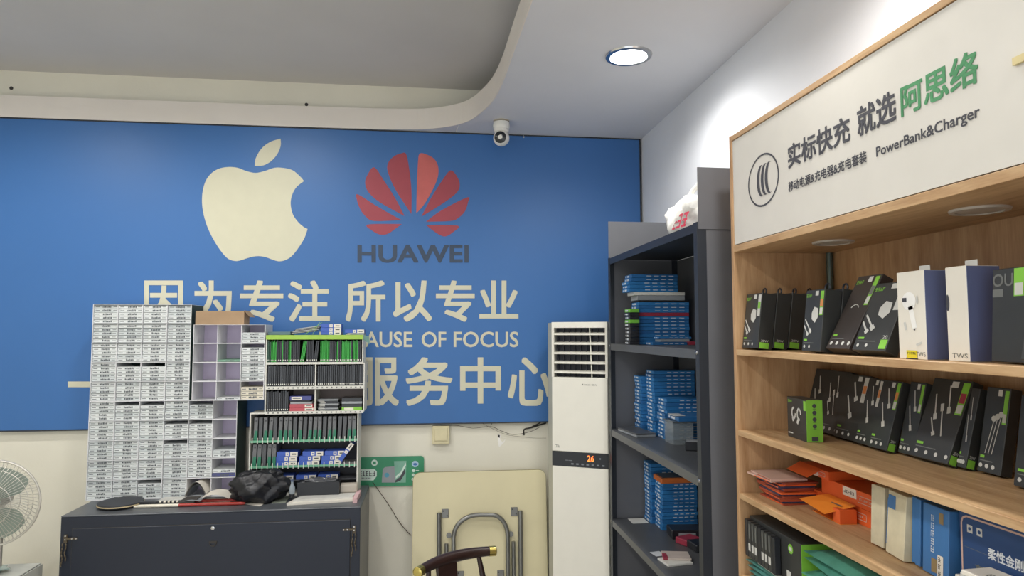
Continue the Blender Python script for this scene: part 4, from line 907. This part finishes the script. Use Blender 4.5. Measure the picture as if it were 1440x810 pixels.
# screen modules
m_mod = mat('grey screen module', '6d6e70', .4, var=.08); m_mod2 = mat('dark screen module', '55575a', .4, var=.08); m_flex = mat('green flex film', '2e7a5e', .45, var=.1)
def module(x, z0, h, label, plain):
    t = thing('screen_module', label, 'panel', (x, YR+.003, z0+.0008), (0, random.uniform(.0, .05), 0), 'screen modules in the cream rack')
    part('module_body', MB().box(-.0105, .0105, .004, .13, .0, h), m_mod2 if plain else m_mod, t, .001)
    if not plain:
        part('flex_film', MB().hexa([(-.0108, .002, .002), (.0108, .002, .002), (.0108, .0038, .002), (-.0108, .0038, .002)], [(-.004, .002, h*.45), (.0108, .002, h*.45), (.0108, .0038, h*.45), (-.004, .0038, h*.45)]), m_flex, t)
        part('camera_mark', MB().box(-.003, .006, .0025, .004, h*.84, h*.88), m_blk, t)
for k in range(21):
    module(LX(128+k*46.8), r1, LZ(112)-r1, 'grey screen module, %s from left in the top row' % nth(k), k in (1, 4, 8, 10, 14, 17, 18))
for k in range(5):
    module(LX(118+k*47), r2, LZ(366)-r2, 'grey screen module, %s from left in the second row' % nth(k), k == 2)
m_bbx = mat('royal blue carton', '3f5fb8', .4, var=.04)
def bw_box(x, y, z, w, h, label, ry=0., d=.09, group='blue and white battery boxes'):
    t = thing('battery_box', label, 'box', (x, y, z), (0, ry, 0), group)
    part('carton_body', MB().box(-w/2, w/2, 0, d, .0003, h-.0003), m_bbx, t, .001)
    part('icon_patch', rect(MB(), -.08*w, .08*w, h*.12, h*.88, ON()), m_ew, t); part('icon_mark', rect(MB(), -.03*w, .03*w, h*.35, h*.65, ON(.0011)), m_bbx, t)
    lp = part('white_end', rect(MB(), .14*w, .5*w, h*.03, h*.97, ON(.0009)), m_ew, t); part('label_print', rect(MB(), .22*w, .42*w, h*.35, h*.62, ON(.0013)), m_ink, lp)
    return t
hb = LZ(420)-LZ(465); hb = (LZ(425)-LZ(558))/3
for c_, (xa, nm) in enumerate(((425, 'left'), (640, 'middle'), (850, 'right'))):
    for k in range(3):
        bw_box(LX(xa+ (0, 8, 40)[k]*(c_ > 0)*.9+(8 if c_ == 0 and k == 2 else 0)), YR+.012, r2+.0004+hb*k, LX(200)-LX(0), hb, 'blue and white box, %s up in the %s stack of the second row' % (nth(k), nm))
bw_box(LX(1010), YR+.006, r2+.066, LX(205)-LX(0), hb*.95, 'blue and white box leaning diagonally at the rack end', -R(54))
zb = r2-.0195-LZ(0)*0
sh = LZ(712)
part('lower_ledge', MB().box(-a3+.006, a3-.006, .02, .165, sh-zlo-.006, sh-zlo), m_inn, t3)
for k, xa in enumerate((395, 612, 820)):
    bw_box(LX(xa), YR+.022, sh+.0004, LX(195)-LX(0), hb*.95, 'blue and white box, %s from left in the bottom row' % nth(k))
# things on top of the lime rack
z = gz1
for k in range(3): bw_box(GX(582), YR+.02, gz1+.0004+k*.0215, GX(165)-GX(0), .0212, 'blue and white box, %s up in the pile on the lime rack' % nth(k), group='boxes on the lime rack')
slab('phone_case', 'flat grey case under the single blue box on the lime rack', 'flat items on the lime rack', GX(735), GX(845), YR+.02, YR+.12, gz1+.0003, .010, m_gry, 0, False, cat='case')
bw_box(GX(768), YR+.02, gz1+.0108, GX(158)-GX(0), .021, 'single blue and white box at the right on the lime rack', group='boxes on the lime rack')
slab('flat_tray', 'teal grey flat tray at the left on the lime rack', 'flat items on the lime rack', GX(85), GX(262), YR+.02, YR+.13, gz1+.0003, .020, mat('teal grey plastic', '55707a', .35), 0, False, cat='tray')
for k in range(4):
    t = thing('spare_screen', 'loose dark panel leaning among others on the lime rack, %s up' % nth(k), 'panel', (GX(372)+.006*k, YR+.02+.012*k, gz1+.008+.0088*k), (0, -.10-.012*k, .12-.05*k), 'loose panels on the lime rack')
    part('panel_body', MB().box(-.075, .075, 0, .10, .006, .0125), m_kpan if k % 2 == 0 else m_gry, t, .0006); part('edge_strip', MB().box(-.07, .07, -.0008, 0, .009, .0105), m_rw, t)
for k, (xa, xb) in enumerate(((380, 510), (440, 490))):
    tag(part('thin_strip', MB().tube([(GX(xa), YR+.005+.004*k, gz1+.003), (GX(xb), YR+.02+.004*k, GZ(45))], .0012, 5), m_lg if k == 0 else m_lime), ('long thin green strip slanting up from the lime rack', 'short thin lime strip slanting up from the lime rack')[k], 'strip', 'thin strips on the lime rack')
part('side_flap', MB().hexa([(a1, .01, gz1-bz1-.03), (a1+.035, .03, gz1-bz1-.055), (a1+.035, .034, gz1-bz1-.055), (a1, .014, gz1-bz1-.03)], [(a1, .01, gz1-bz1), (a1+.03, .03, gz1-bz1-.01), (a1+.03, .034, gz1-bz1-.01), (a1, .014, gz1-bz1)]), mat('teal film', '7fa59b', .4), t1)
# ================================================================== clutter on the cabinet top
zc = CZ+.0004
pp = P(165, 706, Z=zc); t = thing('round_paddle', 'black round paddle with pale edge lying on the cabinet corner', 'paddle', (pp.x+.055, 3.925, zc), (0, 0, -.15))
part('lower_face', MB().lathe([(.110, .006), (.113, .012)], 36), m_blk, t, smooth=True); part('pale_core', MB().lathe([(.114, .0121), (.114, .018)], 36), mat('pale plywood', 'cbb88f', .6), t, smooth=True)
part('upper_face', MB().lathe([(.113, .0181), (.112, .024), (.09, .0245)], 36), mat('black rubber', '32343a', .5), t, smooth=True); part('handle', MB().box(.10, .20, -.016, .016, .003, .024), m_blk, t, .005, seg=2)
part('resting_edge', MB().box(-.02, .02, -.02, .02, 0, .0062), m_blk, t)
m_rst = mat('glossy red', 'a3322a', .25); m_wst = mat('ivory white', 'e2dccb', .35)
def stick(pa, pb, zz, r, label, split, dots=False):
    a, b = P(*pa, Z=zz), P(*pb, Z=zz); dv = b-a; L_ = dv.length; t = thing('long_stick', label, 'stick', (a.x, a.y, zz), (0, 0, math.atan2(dv.y, dv.x)), 'long red and white sticks')
    part('white_end', MB().tube([(0, 0, r*.7), (.03, 0, r), (L_*split, 0, r)], [r*.5, r, r], 10), m_wst, t, smooth=True); part('red_shaft', MB().tube([(L_*split, 0, r), (L_*.97, 0, r), (L_, 0, r)], [r*1.02, r*1.05, r*.7], 10), m_rst, t, smooth=True)
    if dots:
        for k in range(10): part('black_band', MB().tube([(.05+k*.022, 0, r), (.061+k*.022, 0, r)], r*1.03, 10), m_blk, t)
stick((188, 714.5), (345, 710), zc, .0085, 'long stick with white tip and red shaft along the cabinet front', .40)
stick((196, 709), (343, 704.5), zc, .0075, 'long stick with black banded white end behind the other stick', .40, True)
def sheet(name, label, pts, zz, m, th=.0012, group=None, cat='paper', curlz=0.):
    q = [P(x, y, Z=zz) for x, y in pts]; c = sum(q, Vector())/len(q); t = thing(name, label, cat, (c.x, c.y, zz), group=group)
    part('sheet', MB().prism([(p.x-c.x, p.y-c.y) for p in q], lambda u, v, k: (u, v, th if k else 0)), m, t)
    return t
t = sheet('writing_pad', 'grey white writing pad lying before the white rack', [(221, 707.5), (272, 705), (283, 701), (232, 702)], zc, m_gp, .012, cat='pad')
bk = P(293, 700, Z=zc); t = thing('open_book', 'open white booklet with curved pages before the lower rack', 'book', (bk.x, 3.965, zc), (0, 0, .05))
part('left_pages', MB().grid(lambda u, v: (-.13*u, -.07+.14*v, .006+.018*math.sin(PI*(1-u)*.8)), 10, 2).grid(lambda u, v: (-.13*u, -.07+.14*v, .0), 2, 1), m_gry, t, smooth=True)
part('right_pages', MB().grid(lambda u, v: (.15*u, -.07+.14*v, +.010+.040*math.sin(PI*(.12+.8*(1-u)*.9))), 12, 2).grid(lambda u, v: (.15*u, -.07+.14*v, .0), 2, 1), m_ew, t, smooth=True)
part('dark_clip', MB().hexa([(-.12, -.075, .012), (-.03, -.075, .012), (-.01, -.02, .03), (-.08, -.02, .03)], [(-.12, -.075, .016), (-.03, -.075, .016), (-.01, -.02, .035), (-.08, -.02, .035)]), m_dark, t)
pb_ = P(374, 694, Z=zc); t = thing('black_plastic_bag', 'crumpled black plastic bag on the cabinet before the cream rack', 'bag', (pb_.x+.006, 3.925, zc))
m_pbag = mat('black plastic film', '17181d', .36, var=.3, scale=18, bump=1.0, bscale=22)
part('bag_body', blob(MB(), (0, 0, .078), (.150, .085, .092), 11, 44, 30, .30, (3, 5)), m_pbag, t, smooth=True)
part('bag_knot', blob(MB(), (.07, .02, .145), (.05, .04, .03), 5, 20, 12, .4), m_pbag, t, smooth=True)
t = sheet('paper_sheet', 'white paper sheet with small print in front of the black bag', [(338, 708), (366, 712), (392, 694), (360, 696)], zc+.0005, m_ew)
c_ = P(358, 706, Z=zc+.0022); part('small_print', rect(MB(), c_.x-t.location.x-.02, c_.x-t.location.x+.02, c_.y-t.location.y-.006, c_.y-t.location.y+.004, lambda u, v: (u, v, .0016)), m_dg, t)
sheet('glass_plate', 'thin grey green glass plate right of the white paper sheet', [(382, 708), (402, 707), (410, 698), (392, 699)], zc, mat('grey green glass', '8b9184', .15), .004, cat='plate')
t = sheet('paper_pad', 'stack of printed paper pads with pink spine at the cabinet end', [(403, 711), (500, 705), (507, 695.5), (428, 697.5)], zc, m_ew, .012, cat='pad')
q = [P(x, y, Z=zc+.012) for x, y in ((412, 706), (496, 701), (503, 693), (436, 694.5))]; c = t.location
part('upper_pages', MB().prism([(p.x-c.x, p.y-c.y) for p in q], lambda u, v, k: (u, v, .024 if k else .0122)), m_gp, t)
q = [P(x, y, Z=zc+.012) for x, y in ((496, 705), (502, 704.5), (508, 692.5), (502, 693))]
part('pink_spine', MB().prism([(p.x-c.x, p.y-c.y) for p in q], lambda u, v, k: (u, v, .028 if k else .0005)), mat('pink paper', 'd8b3b4', .6), t)
zb_ = zc+.0246
pk_ = P(447, 697, Z=zb_); x0, x1 = P(417.5, 690, Y=3.93).x, P(477, 690, Y=3.93).x
t = thing('black_tray', 'black open box holding crumpled film on the paper pads', 'box', ((x0+x1)/2, 3.93, zb_)); w = (x1-x0)/2; h = P(447, 678, Y=3.93).z-zb_
for q in ((-w, w, 0, .003, 0, h), (-w, w, .077, .08, 0, h), (-w, -w+.003, .003, .077, 0, h), (w-.003, w, .003, .077, 0, h), (-w+.003, w-.003, .003, .077, 0, .003)): part('tray_wall', MB().box(*q), m_blk, t)
part('crumpled_film', blob(MB(), (0, .04, h-.012), (w*.85, .03, .03), 21, 30, 16, .4), mat('grey film', '4b4c50', .2, var=.3, bump=.8, bscale=30), t, smooth=True)
x0, x1 = P(479, 690, Y=4.0).x, P(503.5, 690, Y=4.0).x
t = thing('beige_tray', 'small beige rounded tray behind the paper pads', 'tray', ((x0+x1)/2, 3.965, zb_)); w = (x1-x0)/2
m_bei = mat('beige plastic', 'b5ada0', .45)
part('tray_body', MB().box(-w, w, 0, .045, 0, .046), m_bei, t, .010, seg=3); part('tray_rim', MB().box(-w*.9, w*.9, .006, .04, .046, .049), m_bei, t, .001)
x = P(411.5, 690, Y=3.92).x; t = thing('clear_bottle', 'small clear bottle with dark base beside the black box', 'bottle', (x, 3.905, zc+.024))
part('glass_body', MB().lathe([(.013, .018), (.016, .03), (.016, .055), (.007, .07), (.007, .085)], 16), mat('clear glass', 'b9c4cc', .1, alpha=.55), t, smooth=True); part('dark_base', MB().lathe([(.014, 0), (.015, .018)], 14), m_blk, t, smooth=True); part('blue_cap', MB().lathe([(.009, .085), (.009, .097)], 12), mat('grey blue cap', '56627c', .4), t, smooth=True)
# ================================================================== standing fan
fc = Vector((-2.123, 3.60, .882)); m_fg = mat('silver wire', 'c4c0b6', .35, .5); m_fb = mat('grey green blade', '8d998e', .4, var=.04)
fn_ = thing('standing_fan', 'standing fan with wire guard and grey green blades at the left edge', 'fan', (fc.x, fc.y, 0), (0, 0, .12)); h0 = fc.z; RF = .205
def circ(r, y, n_=40): return [(r*math.cos(2*PI*i/n_), y, h0+r*math.sin(2*PI*i/n_)) for i in range(n_)]
part('guard_rim', MB().tube(circ(RF, 0), .006, 8, closed=True), m_fg, fn_, smooth=True)
for nm, s_ in (('front_guard', -1), ('rear_guard', 1)):
    mb = MB(); nw = 66
    for i in range(nw):
        a = 2*PI*i/nw+(.04 if s_ > 0 else 0); tw = .22
        mb.tube([(r*math.cos(a+tw*(1-r/RF)), s_*.055*(1-(r/RF)**3), h0+r*math.sin(a+tw*(1-r/RF))) for r in (.022, .10, .16, .19, RF)], .0011, 4, cap=False)
    g = stuff(part(nm, mb, m_fg, fn_))
    for r in (.10, .165): part('guard_ring', MB().tube(circ(r, s_*.0545*(1-(r/RF)**3)), .0016, 5, closed=True), m_fg, fn_)
part('front_badge', MB().lathe([(.024, 0), (.024, .006), (.015, .010)], 24, (0, -.055, h0), (0, -1, 0)), m_fg, fn_, smooth=True)
for k in range(3):
    a0 = R(62+120*k); mb = MB()
    def bl(u, v):
        r = .024+.154*u; wv = .95*math.sin(PI*(.22+.62*u))**.7; a = a0+wv*(v-.5)*1.6
        return (r*math.cos(a), .018-.036*v, h0+r*math.sin(a))
    part('blade', mb.grid(bl, 10, 10), m_fb, fn_, smooth=True)
part('hub', MB().lathe([(.028, -.02), (.028, .02), (.015, .03)], 20, (0, 0, h0), (0, -1, 0)), m_fb, fn_, smooth=True)
part('motor', MB().lathe([(.02, -.16), (.034, -.14), (.036, -.07), (.03, -.056)], 20, (0, 0, h0), (0, -1, 0)), m_fg, fn_, smooth=True)
part('pole', MB().tube([(0, .09, .03), (0, .09, h0-.04)], .014, 12), m_fg, fn_, smooth=True); part('base', MB().lathe([(.18, 0), (.18, .015), (.06, .03), (.02, .05)], 28, (0, .09, 0)), m_fb, fn_, smooth=True)
# ---- bin with plastic film at the lower left
bq = P(60, 793, Z=.52); t = thing('storage_bin', 'pale storage bin at the lower left before the fan', 'bin', (bq.x-.22, bq.y-.3, 0)); m_bin = mat('pale grey plastic', 'c5c6bd', .45)
for q in ((-.22, .22, -.22, -.214, .02, .52), (-.22, .22, .294, .30, .02, .52), (-.22, -.214, -.214, .294, .02, .52), (.214, .22, -.214, .294, .02, .52), (-.22, .22, -.22, .30, 0, .02)): part('bin_wall', MB().box(*q), m_bin, t)
part('bin_lid', MB().box(-.225, .212, -.225, .30, .5202, .526), m_bin, t, .002)
t = thing('film_bag', 'crumpled pale green plastic bag on the storage bin', 'bag', (bq.x-.25, bq.y-.16, .5265)); part('bag_body', blob(MB(), (0, 0, .016), (.14, .11, .02), 8, 30, 16, .35), mat('pale green film', 'a9bdb5', .2, var=.1, bump=.8, bscale=20), t, smooth=True)
# ================================================================== green panel sign, switch, wires
YG = 4.312; a, b = P(470, 644, Y=YG), P(596, 682, Y=YG)
t = thing('green_sign', 'green rounded sign board on the wall beside the cream rack', 'sign', (b.x, YG-.006, b.z)); w, h = b.x-a.x, a.z-b.z; m_gsn = mat('green sign board', '3a9068', .45, var=.05)
def rr(w0, w1, h0_, h1, r, n_=5):
    out = []
    for cx_, cy_, a0 in ((w1-r, h1-r, 0), (w0+r, h1-r, 90), (w0+r, h0_+r, 180), (w1-r, h0_+r, 270)): out += [(cx_+r*math.cos(R(a0+90*i/n_)), cy_+r*math.sin(R(a0+90*i/n_))) for i in range(n_+1)]
    return out
part('board', MB().prism(rr(-w, 0, 0, h, .02), lambda u, v, k: (u, .0 if k else .012, v)), m_gsn, t)
G = lambda x, y: (P(490+x/4.966, 590+y/4.966, Y=YG-.006).x-b.x, P(490+x/4.966, 590+y/4.966, Y=YG-.006).z-b.z)
F0 = lambda e: (lambda u, v: (*G(u, v)[:1], -e, G(u, v)[1]))
m_mint = mat('pale mint print', 'd3e6da', .5)
part('white_label', ngon(MB(), [(20, 345), (180, 345), (198, 362), (198, 395), (175, 425), (20, 425)], F0(.0008)), m_mint, t)
stuff(part('lettering', scribble(scribble(MB(), 75, 190, 395, 360, F0(.0014), 5, 21), 78, 160, 412, 406, F0(.0014), 6, 5), m_char, t))
s_ = part('round_seal', ngon(MB(), [(182+22*math.cos(2*PI*i/20), 302+22*math.sin(2*PI*i/20)) for i in range(20)], F0(.0008)), m_mint, t); part('seal_mark', rect(MB(), 172, 192, 312, 292, F0(.0012)), m_gsn, s_)
s_ = part('blue_seal', ngon(MB(), [(466+24*math.cos(2*PI*i/20), 310+22*math.sin(2*PI*i/20)) for i in range(20)], F0(.0008)), mat('light blue print', 'a9c4da', .5), t); part('seal_mark', ngon(MB(), [(466+14*math.cos(2*PI*i/14), 312+9*math.sin(2*PI*i/14)) for i in range(14)], F0(.0012)), mat('blue print', '3f6fb0', .5), s_)
part('phone_picture', ngon(MB(), [(240, 345), (255, 332), (326, 325), (326, 440), (232, 440)], F0(.0008)), m_gry, t); part('picture_dot', ngon(MB(), [(268+17*math.cos(2*PI*i/14), 388+17*math.sin(2*PI*i/14)) for i in range(14)], F0(.0012)), mat('cyan print', '5aa0b8', .5), t)
part('window_picture', ngon(MB(), [(318, 290), (405, 288), (400, 440), (328, 440)], F0(.0009)), mat('pale teal print', '7fb19c', .5), t); part('picture_stroke', ngon(MB(), [(328, 425), (360, 400), (395, 340), (398, 372), (365, 425), (328, 440)], F0(.0013)), m_char, t); part('picture_stroke', ngon(MB(), [(330, 395), (365, 365), (400, 300), (402, 320), (368, 385), (330, 412)], F0(.0013)), m_mint, t)
for k in range(3):
    part('bullet', ngon(MB(), [(455-2*k+11*math.cos(2*PI*i/12), 357+30*k+11*math.sin(2*PI*i/12)) for i in range(12)], F0(.0008)), m_mint, t); part('bullet_text', rect(MB(), 470-2*k, 492-2*k, 359+30*k, 353+30*k, F0(.0008)), m_mint, t)
a, b = P(608, 599, Y=4.30), P(632, 624, Y=4.30); t = thing('wall_switch', 'cream square wall switch box below the blue sign', 'switch', ((a.x+b.x)/2, WB-.001, (a.z+b.z)/2)); m_sw = mat('yellowed plastic', 'd9cfa9', .45); w = (b.x-a.x)/2; h = (a.z-b.z)/2
part('back_box', MB().box(-w, w, -.032, 0, -h, h), m_sw, t, .003); part('rocker', MB().box(-w*.75, w*.75, -.038, -.032, -h*.62, h*.8), m_sw, t, .002)
m_wr = mat('brown wire', '4a3d34', .6); m_kw = mat('black wire', '26241f', .6)
def wire(label, pts, r, m, ys=4.305, name='loose_wire', group='loose wires below the blue sign'):
    q = [(p.x, ys-.004*math.sin(i*1.3), p.z) for i, p in enumerate(P(x, y, Y=ys) for x, y in pts)]
    tag(part(name, MB().tube(openpoly(q, 5), r, 6), m, smooth=True), label, 'wire', group)
wire('thin brown wire running right from the wall switch', [(615, 599), (640, 598), (665, 602), (690, 600), (705, 606), (722, 611), (745, 607), (760, 600)], .0016, m_wr)
wire('thin grey wire sagging to the air conditioner', [(676, 594), (695, 604), (712, 611), (730, 614), (750, 616), (768, 616)], .0013, mat('grey wire', '8a8070', .6), 4.300)
wire('thick black cable bundle bending beside the air conditioner', [(737, 612), (737, 604), (748, 601), (758, 598), (768, 595)], .005, m_kw, 4.304)
wire('second black cable rising to the blue sign edge', [(742, 603), (752, 598), (760, 594), (764, 591)], .004, m_kw, 4.297)
wire('short dark wire stub hanging from the brown wire', [(690, 598), (693, 594), (695, 592)], .0014, m_kw, 4.3)
wire('brown and green wire hanging from the green sign', [(524, 678), (535, 693), (548, 712), (560, 732), (570, 745), (578, 753)], .0024, m_wr, 4.303, group='hanging wire by the folding table')
ngh = [P(x, y, Y=WB) for x, y in ((700, 610), (704, 612), (703, 618), (707, 622), (711, 617), (709, 622), (702, 629), (700, 622))]
dm = part('wall_chip', MB().add([(p.x, WB-.0006, p.z) for p in ngh], [tuple(range(8))]), mat('white plaster chip', 'f0eee8', .8), wall)
part('wall_hole', MB().add([(p.x, WB-.0009, p.z) for p in (P(700, 611, Y=WB), P(703, 612, Y=WB), P(702.5, 616, Y=WB), P(700, 614, Y=WB))], [(0, 1, 2, 3)]), m_dark, wall)
# ================================================================== folded table leaning on the wall
a, b = P(580.5, 668, Y=4.20), P(768, 668, Y=4.20); TW = b.x-a.x-.004; TH = a.z+.012; lean = R(5)
ft = thing('folding_table', 'cream folding table leaning upright on the wall, steel legs folded', 'table', ((a.x+b.x)/2, 4.205-TH*math.sin(lean)*1.0, .002), (-lean, 0, 0))
m_tt = mat('cream table board', 'd9d0ab', .45, var=.05, scale=3); m_tr = mat('olive edge band', '8d8460', .5); m_st = mat('grey steel tube', '83837f', .35, .7, var=.08)
part('table_board', MB().prism(rr(-TW/2, TW/2, 0, TH, .045, 6), lambda u, v, k: (u, 0 if k else .022, v)), m_tt, ft)
part('edge_band', MB().prism(rr(-TW/2-.002, TW/2+.002, -.001, TH+.002, .047, 6), lambda u, v, k: (u, .003 if k else .019, v)), m_tr, ft)
TL = lambda x, y: (lambda p: (p.x-ft.location.x, p.z))(P(570+x/6.752, 690+y/6.752, Y=4.18))
def tub(pts, r, name='leg_tube', yy=-.020):
    q = [(*TL(x, y)[:1], yy, TL(x, y)[1]) for x, y in pts]; return part(name, MB().tube(q, r, 12), m_st, ft, smooth=True)
tub([(320, 205), (320, 3300)], .0145); tub([(1088, 185), (1088, 3300)], .0145)
tub([(455, 3200), (455, 420)]+[(460+245*(1-math.cos(R(i*10))), 415-195*math.sin(R(i*10))) for i in range(0, 10)]+[(820-0+145*math.sin(R(i*10)), 222+ (195*(1-math.cos(R(i*10))))) for i in range(0, 10)]+[(962, 3200)], .0135, 'u_leg', -.032)
tub([(390, 490), (390, 3200)], .012, 'brace_tube'); tub([(1020, 472), (1020, 3200)], .012, 'brace_tube')
for x, y in ((378, 215), (1034, 198), (520, 790), (900, 780)):
    u, v = TL(x, y); pl_ = part('mount_plate', MB().box(u-.021, u+.021, -.006, -.0005, v-.026, v+.026), m_st, ft, .002)
    for dx, dz in ((-.012, .014), (.012, -.014)): part('screw', MB().lathe([(.004, 0), (.003, .002)], 8, (u+dx, -.006, v+dz), (0, -1, 0)), m_dark, pl_)
for x, y in ((412, 415), (996, 402)):
    u, v = TL(x, y); part('pivot_lug', MB().lathe([(.016, 0), (.016, .008)], 16, (u, -.016, v), (0, -1, 0)), m_st, ft, smooth=True)
# ================================================================== wooden armchair (only its crest shows)
ea, eb = P(586, 806, Z=.80), P(698, 774.5, Z=.80); mid = (ea+eb)/2; dv = (eb-ea); hw = dv.length/2
ch = thing('wooden_armchair', 'dark wooden armchair with curved brass-tipped crest rail in front', 'chair', (mid.x, mid.y, 0), (0, 0, math.atan2(dv.y, dv.x)))
m_ch = wood('dark rosewood', '221512', '382521', 'X', .35); m_bs = mat('polished brass', 'bfae62', .25, .9)
bow = lambda s: (hw*s, .048*(1-s*s), .80+.004*(1-s*s))
N_ = 24; path = [bow(-.86+1.72*i/N_) for i in range(N_+1)]
part('crest_rail', MB().tube(path, [.019+.004*math.cos(PI*(i/N_-.5)) for i in range(N_+1)], 12), m_ch, ch, smooth=True)
for s_ in (-1, 1): part('brass_cap', MB().tube([bow(s_*.85), bow(s_*.98), bow(s_*1.0)], [.0205, .0205, .015], 14), m_bs, ch, smooth=True)
def spl(w_, x): return MB().hexa([(x-w_*.8, -.02, .45), (x+w_*.8, -.02, .45), (x+w_*.8, -.005, .45), (x-w_*.8, -.005, .45)], [(x-w_, .034, .795), (x+w_, .034, .795), (x+w_, .052, .795), (x-w_, .052, .795)])
part('back_splat', spl(.048, -.03), m_ch, ch, .002)
for s_ in (-1, 1): part('back_post', MB().tube([(s_*hw*.98, -.05, .44), (s_*hw*.75, .0, .62), (s_*hw*.62, bow(.62)[1], bow(.62)[2])], [.021, .015, .009], 10), m_ch, ch, smooth=True)
part('seat', MB().box(-.235, .235, -.42, .0, .415, .45), m_ch, ch, .010, seg=2)
for sx, sy in ((-.21, -.39), (.21, -.39), (-.21, -.03), (.21, -.03)): part('leg', MB().tube([(sx*1.05, sy*1.02, 0), (sx, sy, .42)], [.015, .02], 10), m_ch, ch, smooth=True)
for s_ in (-1, 1): part('stretcher', MB().tube([(s_*.215, -.39, .2), (s_*.215, -.03, .2)], .011, 8), m_ch, ch, smooth=True)
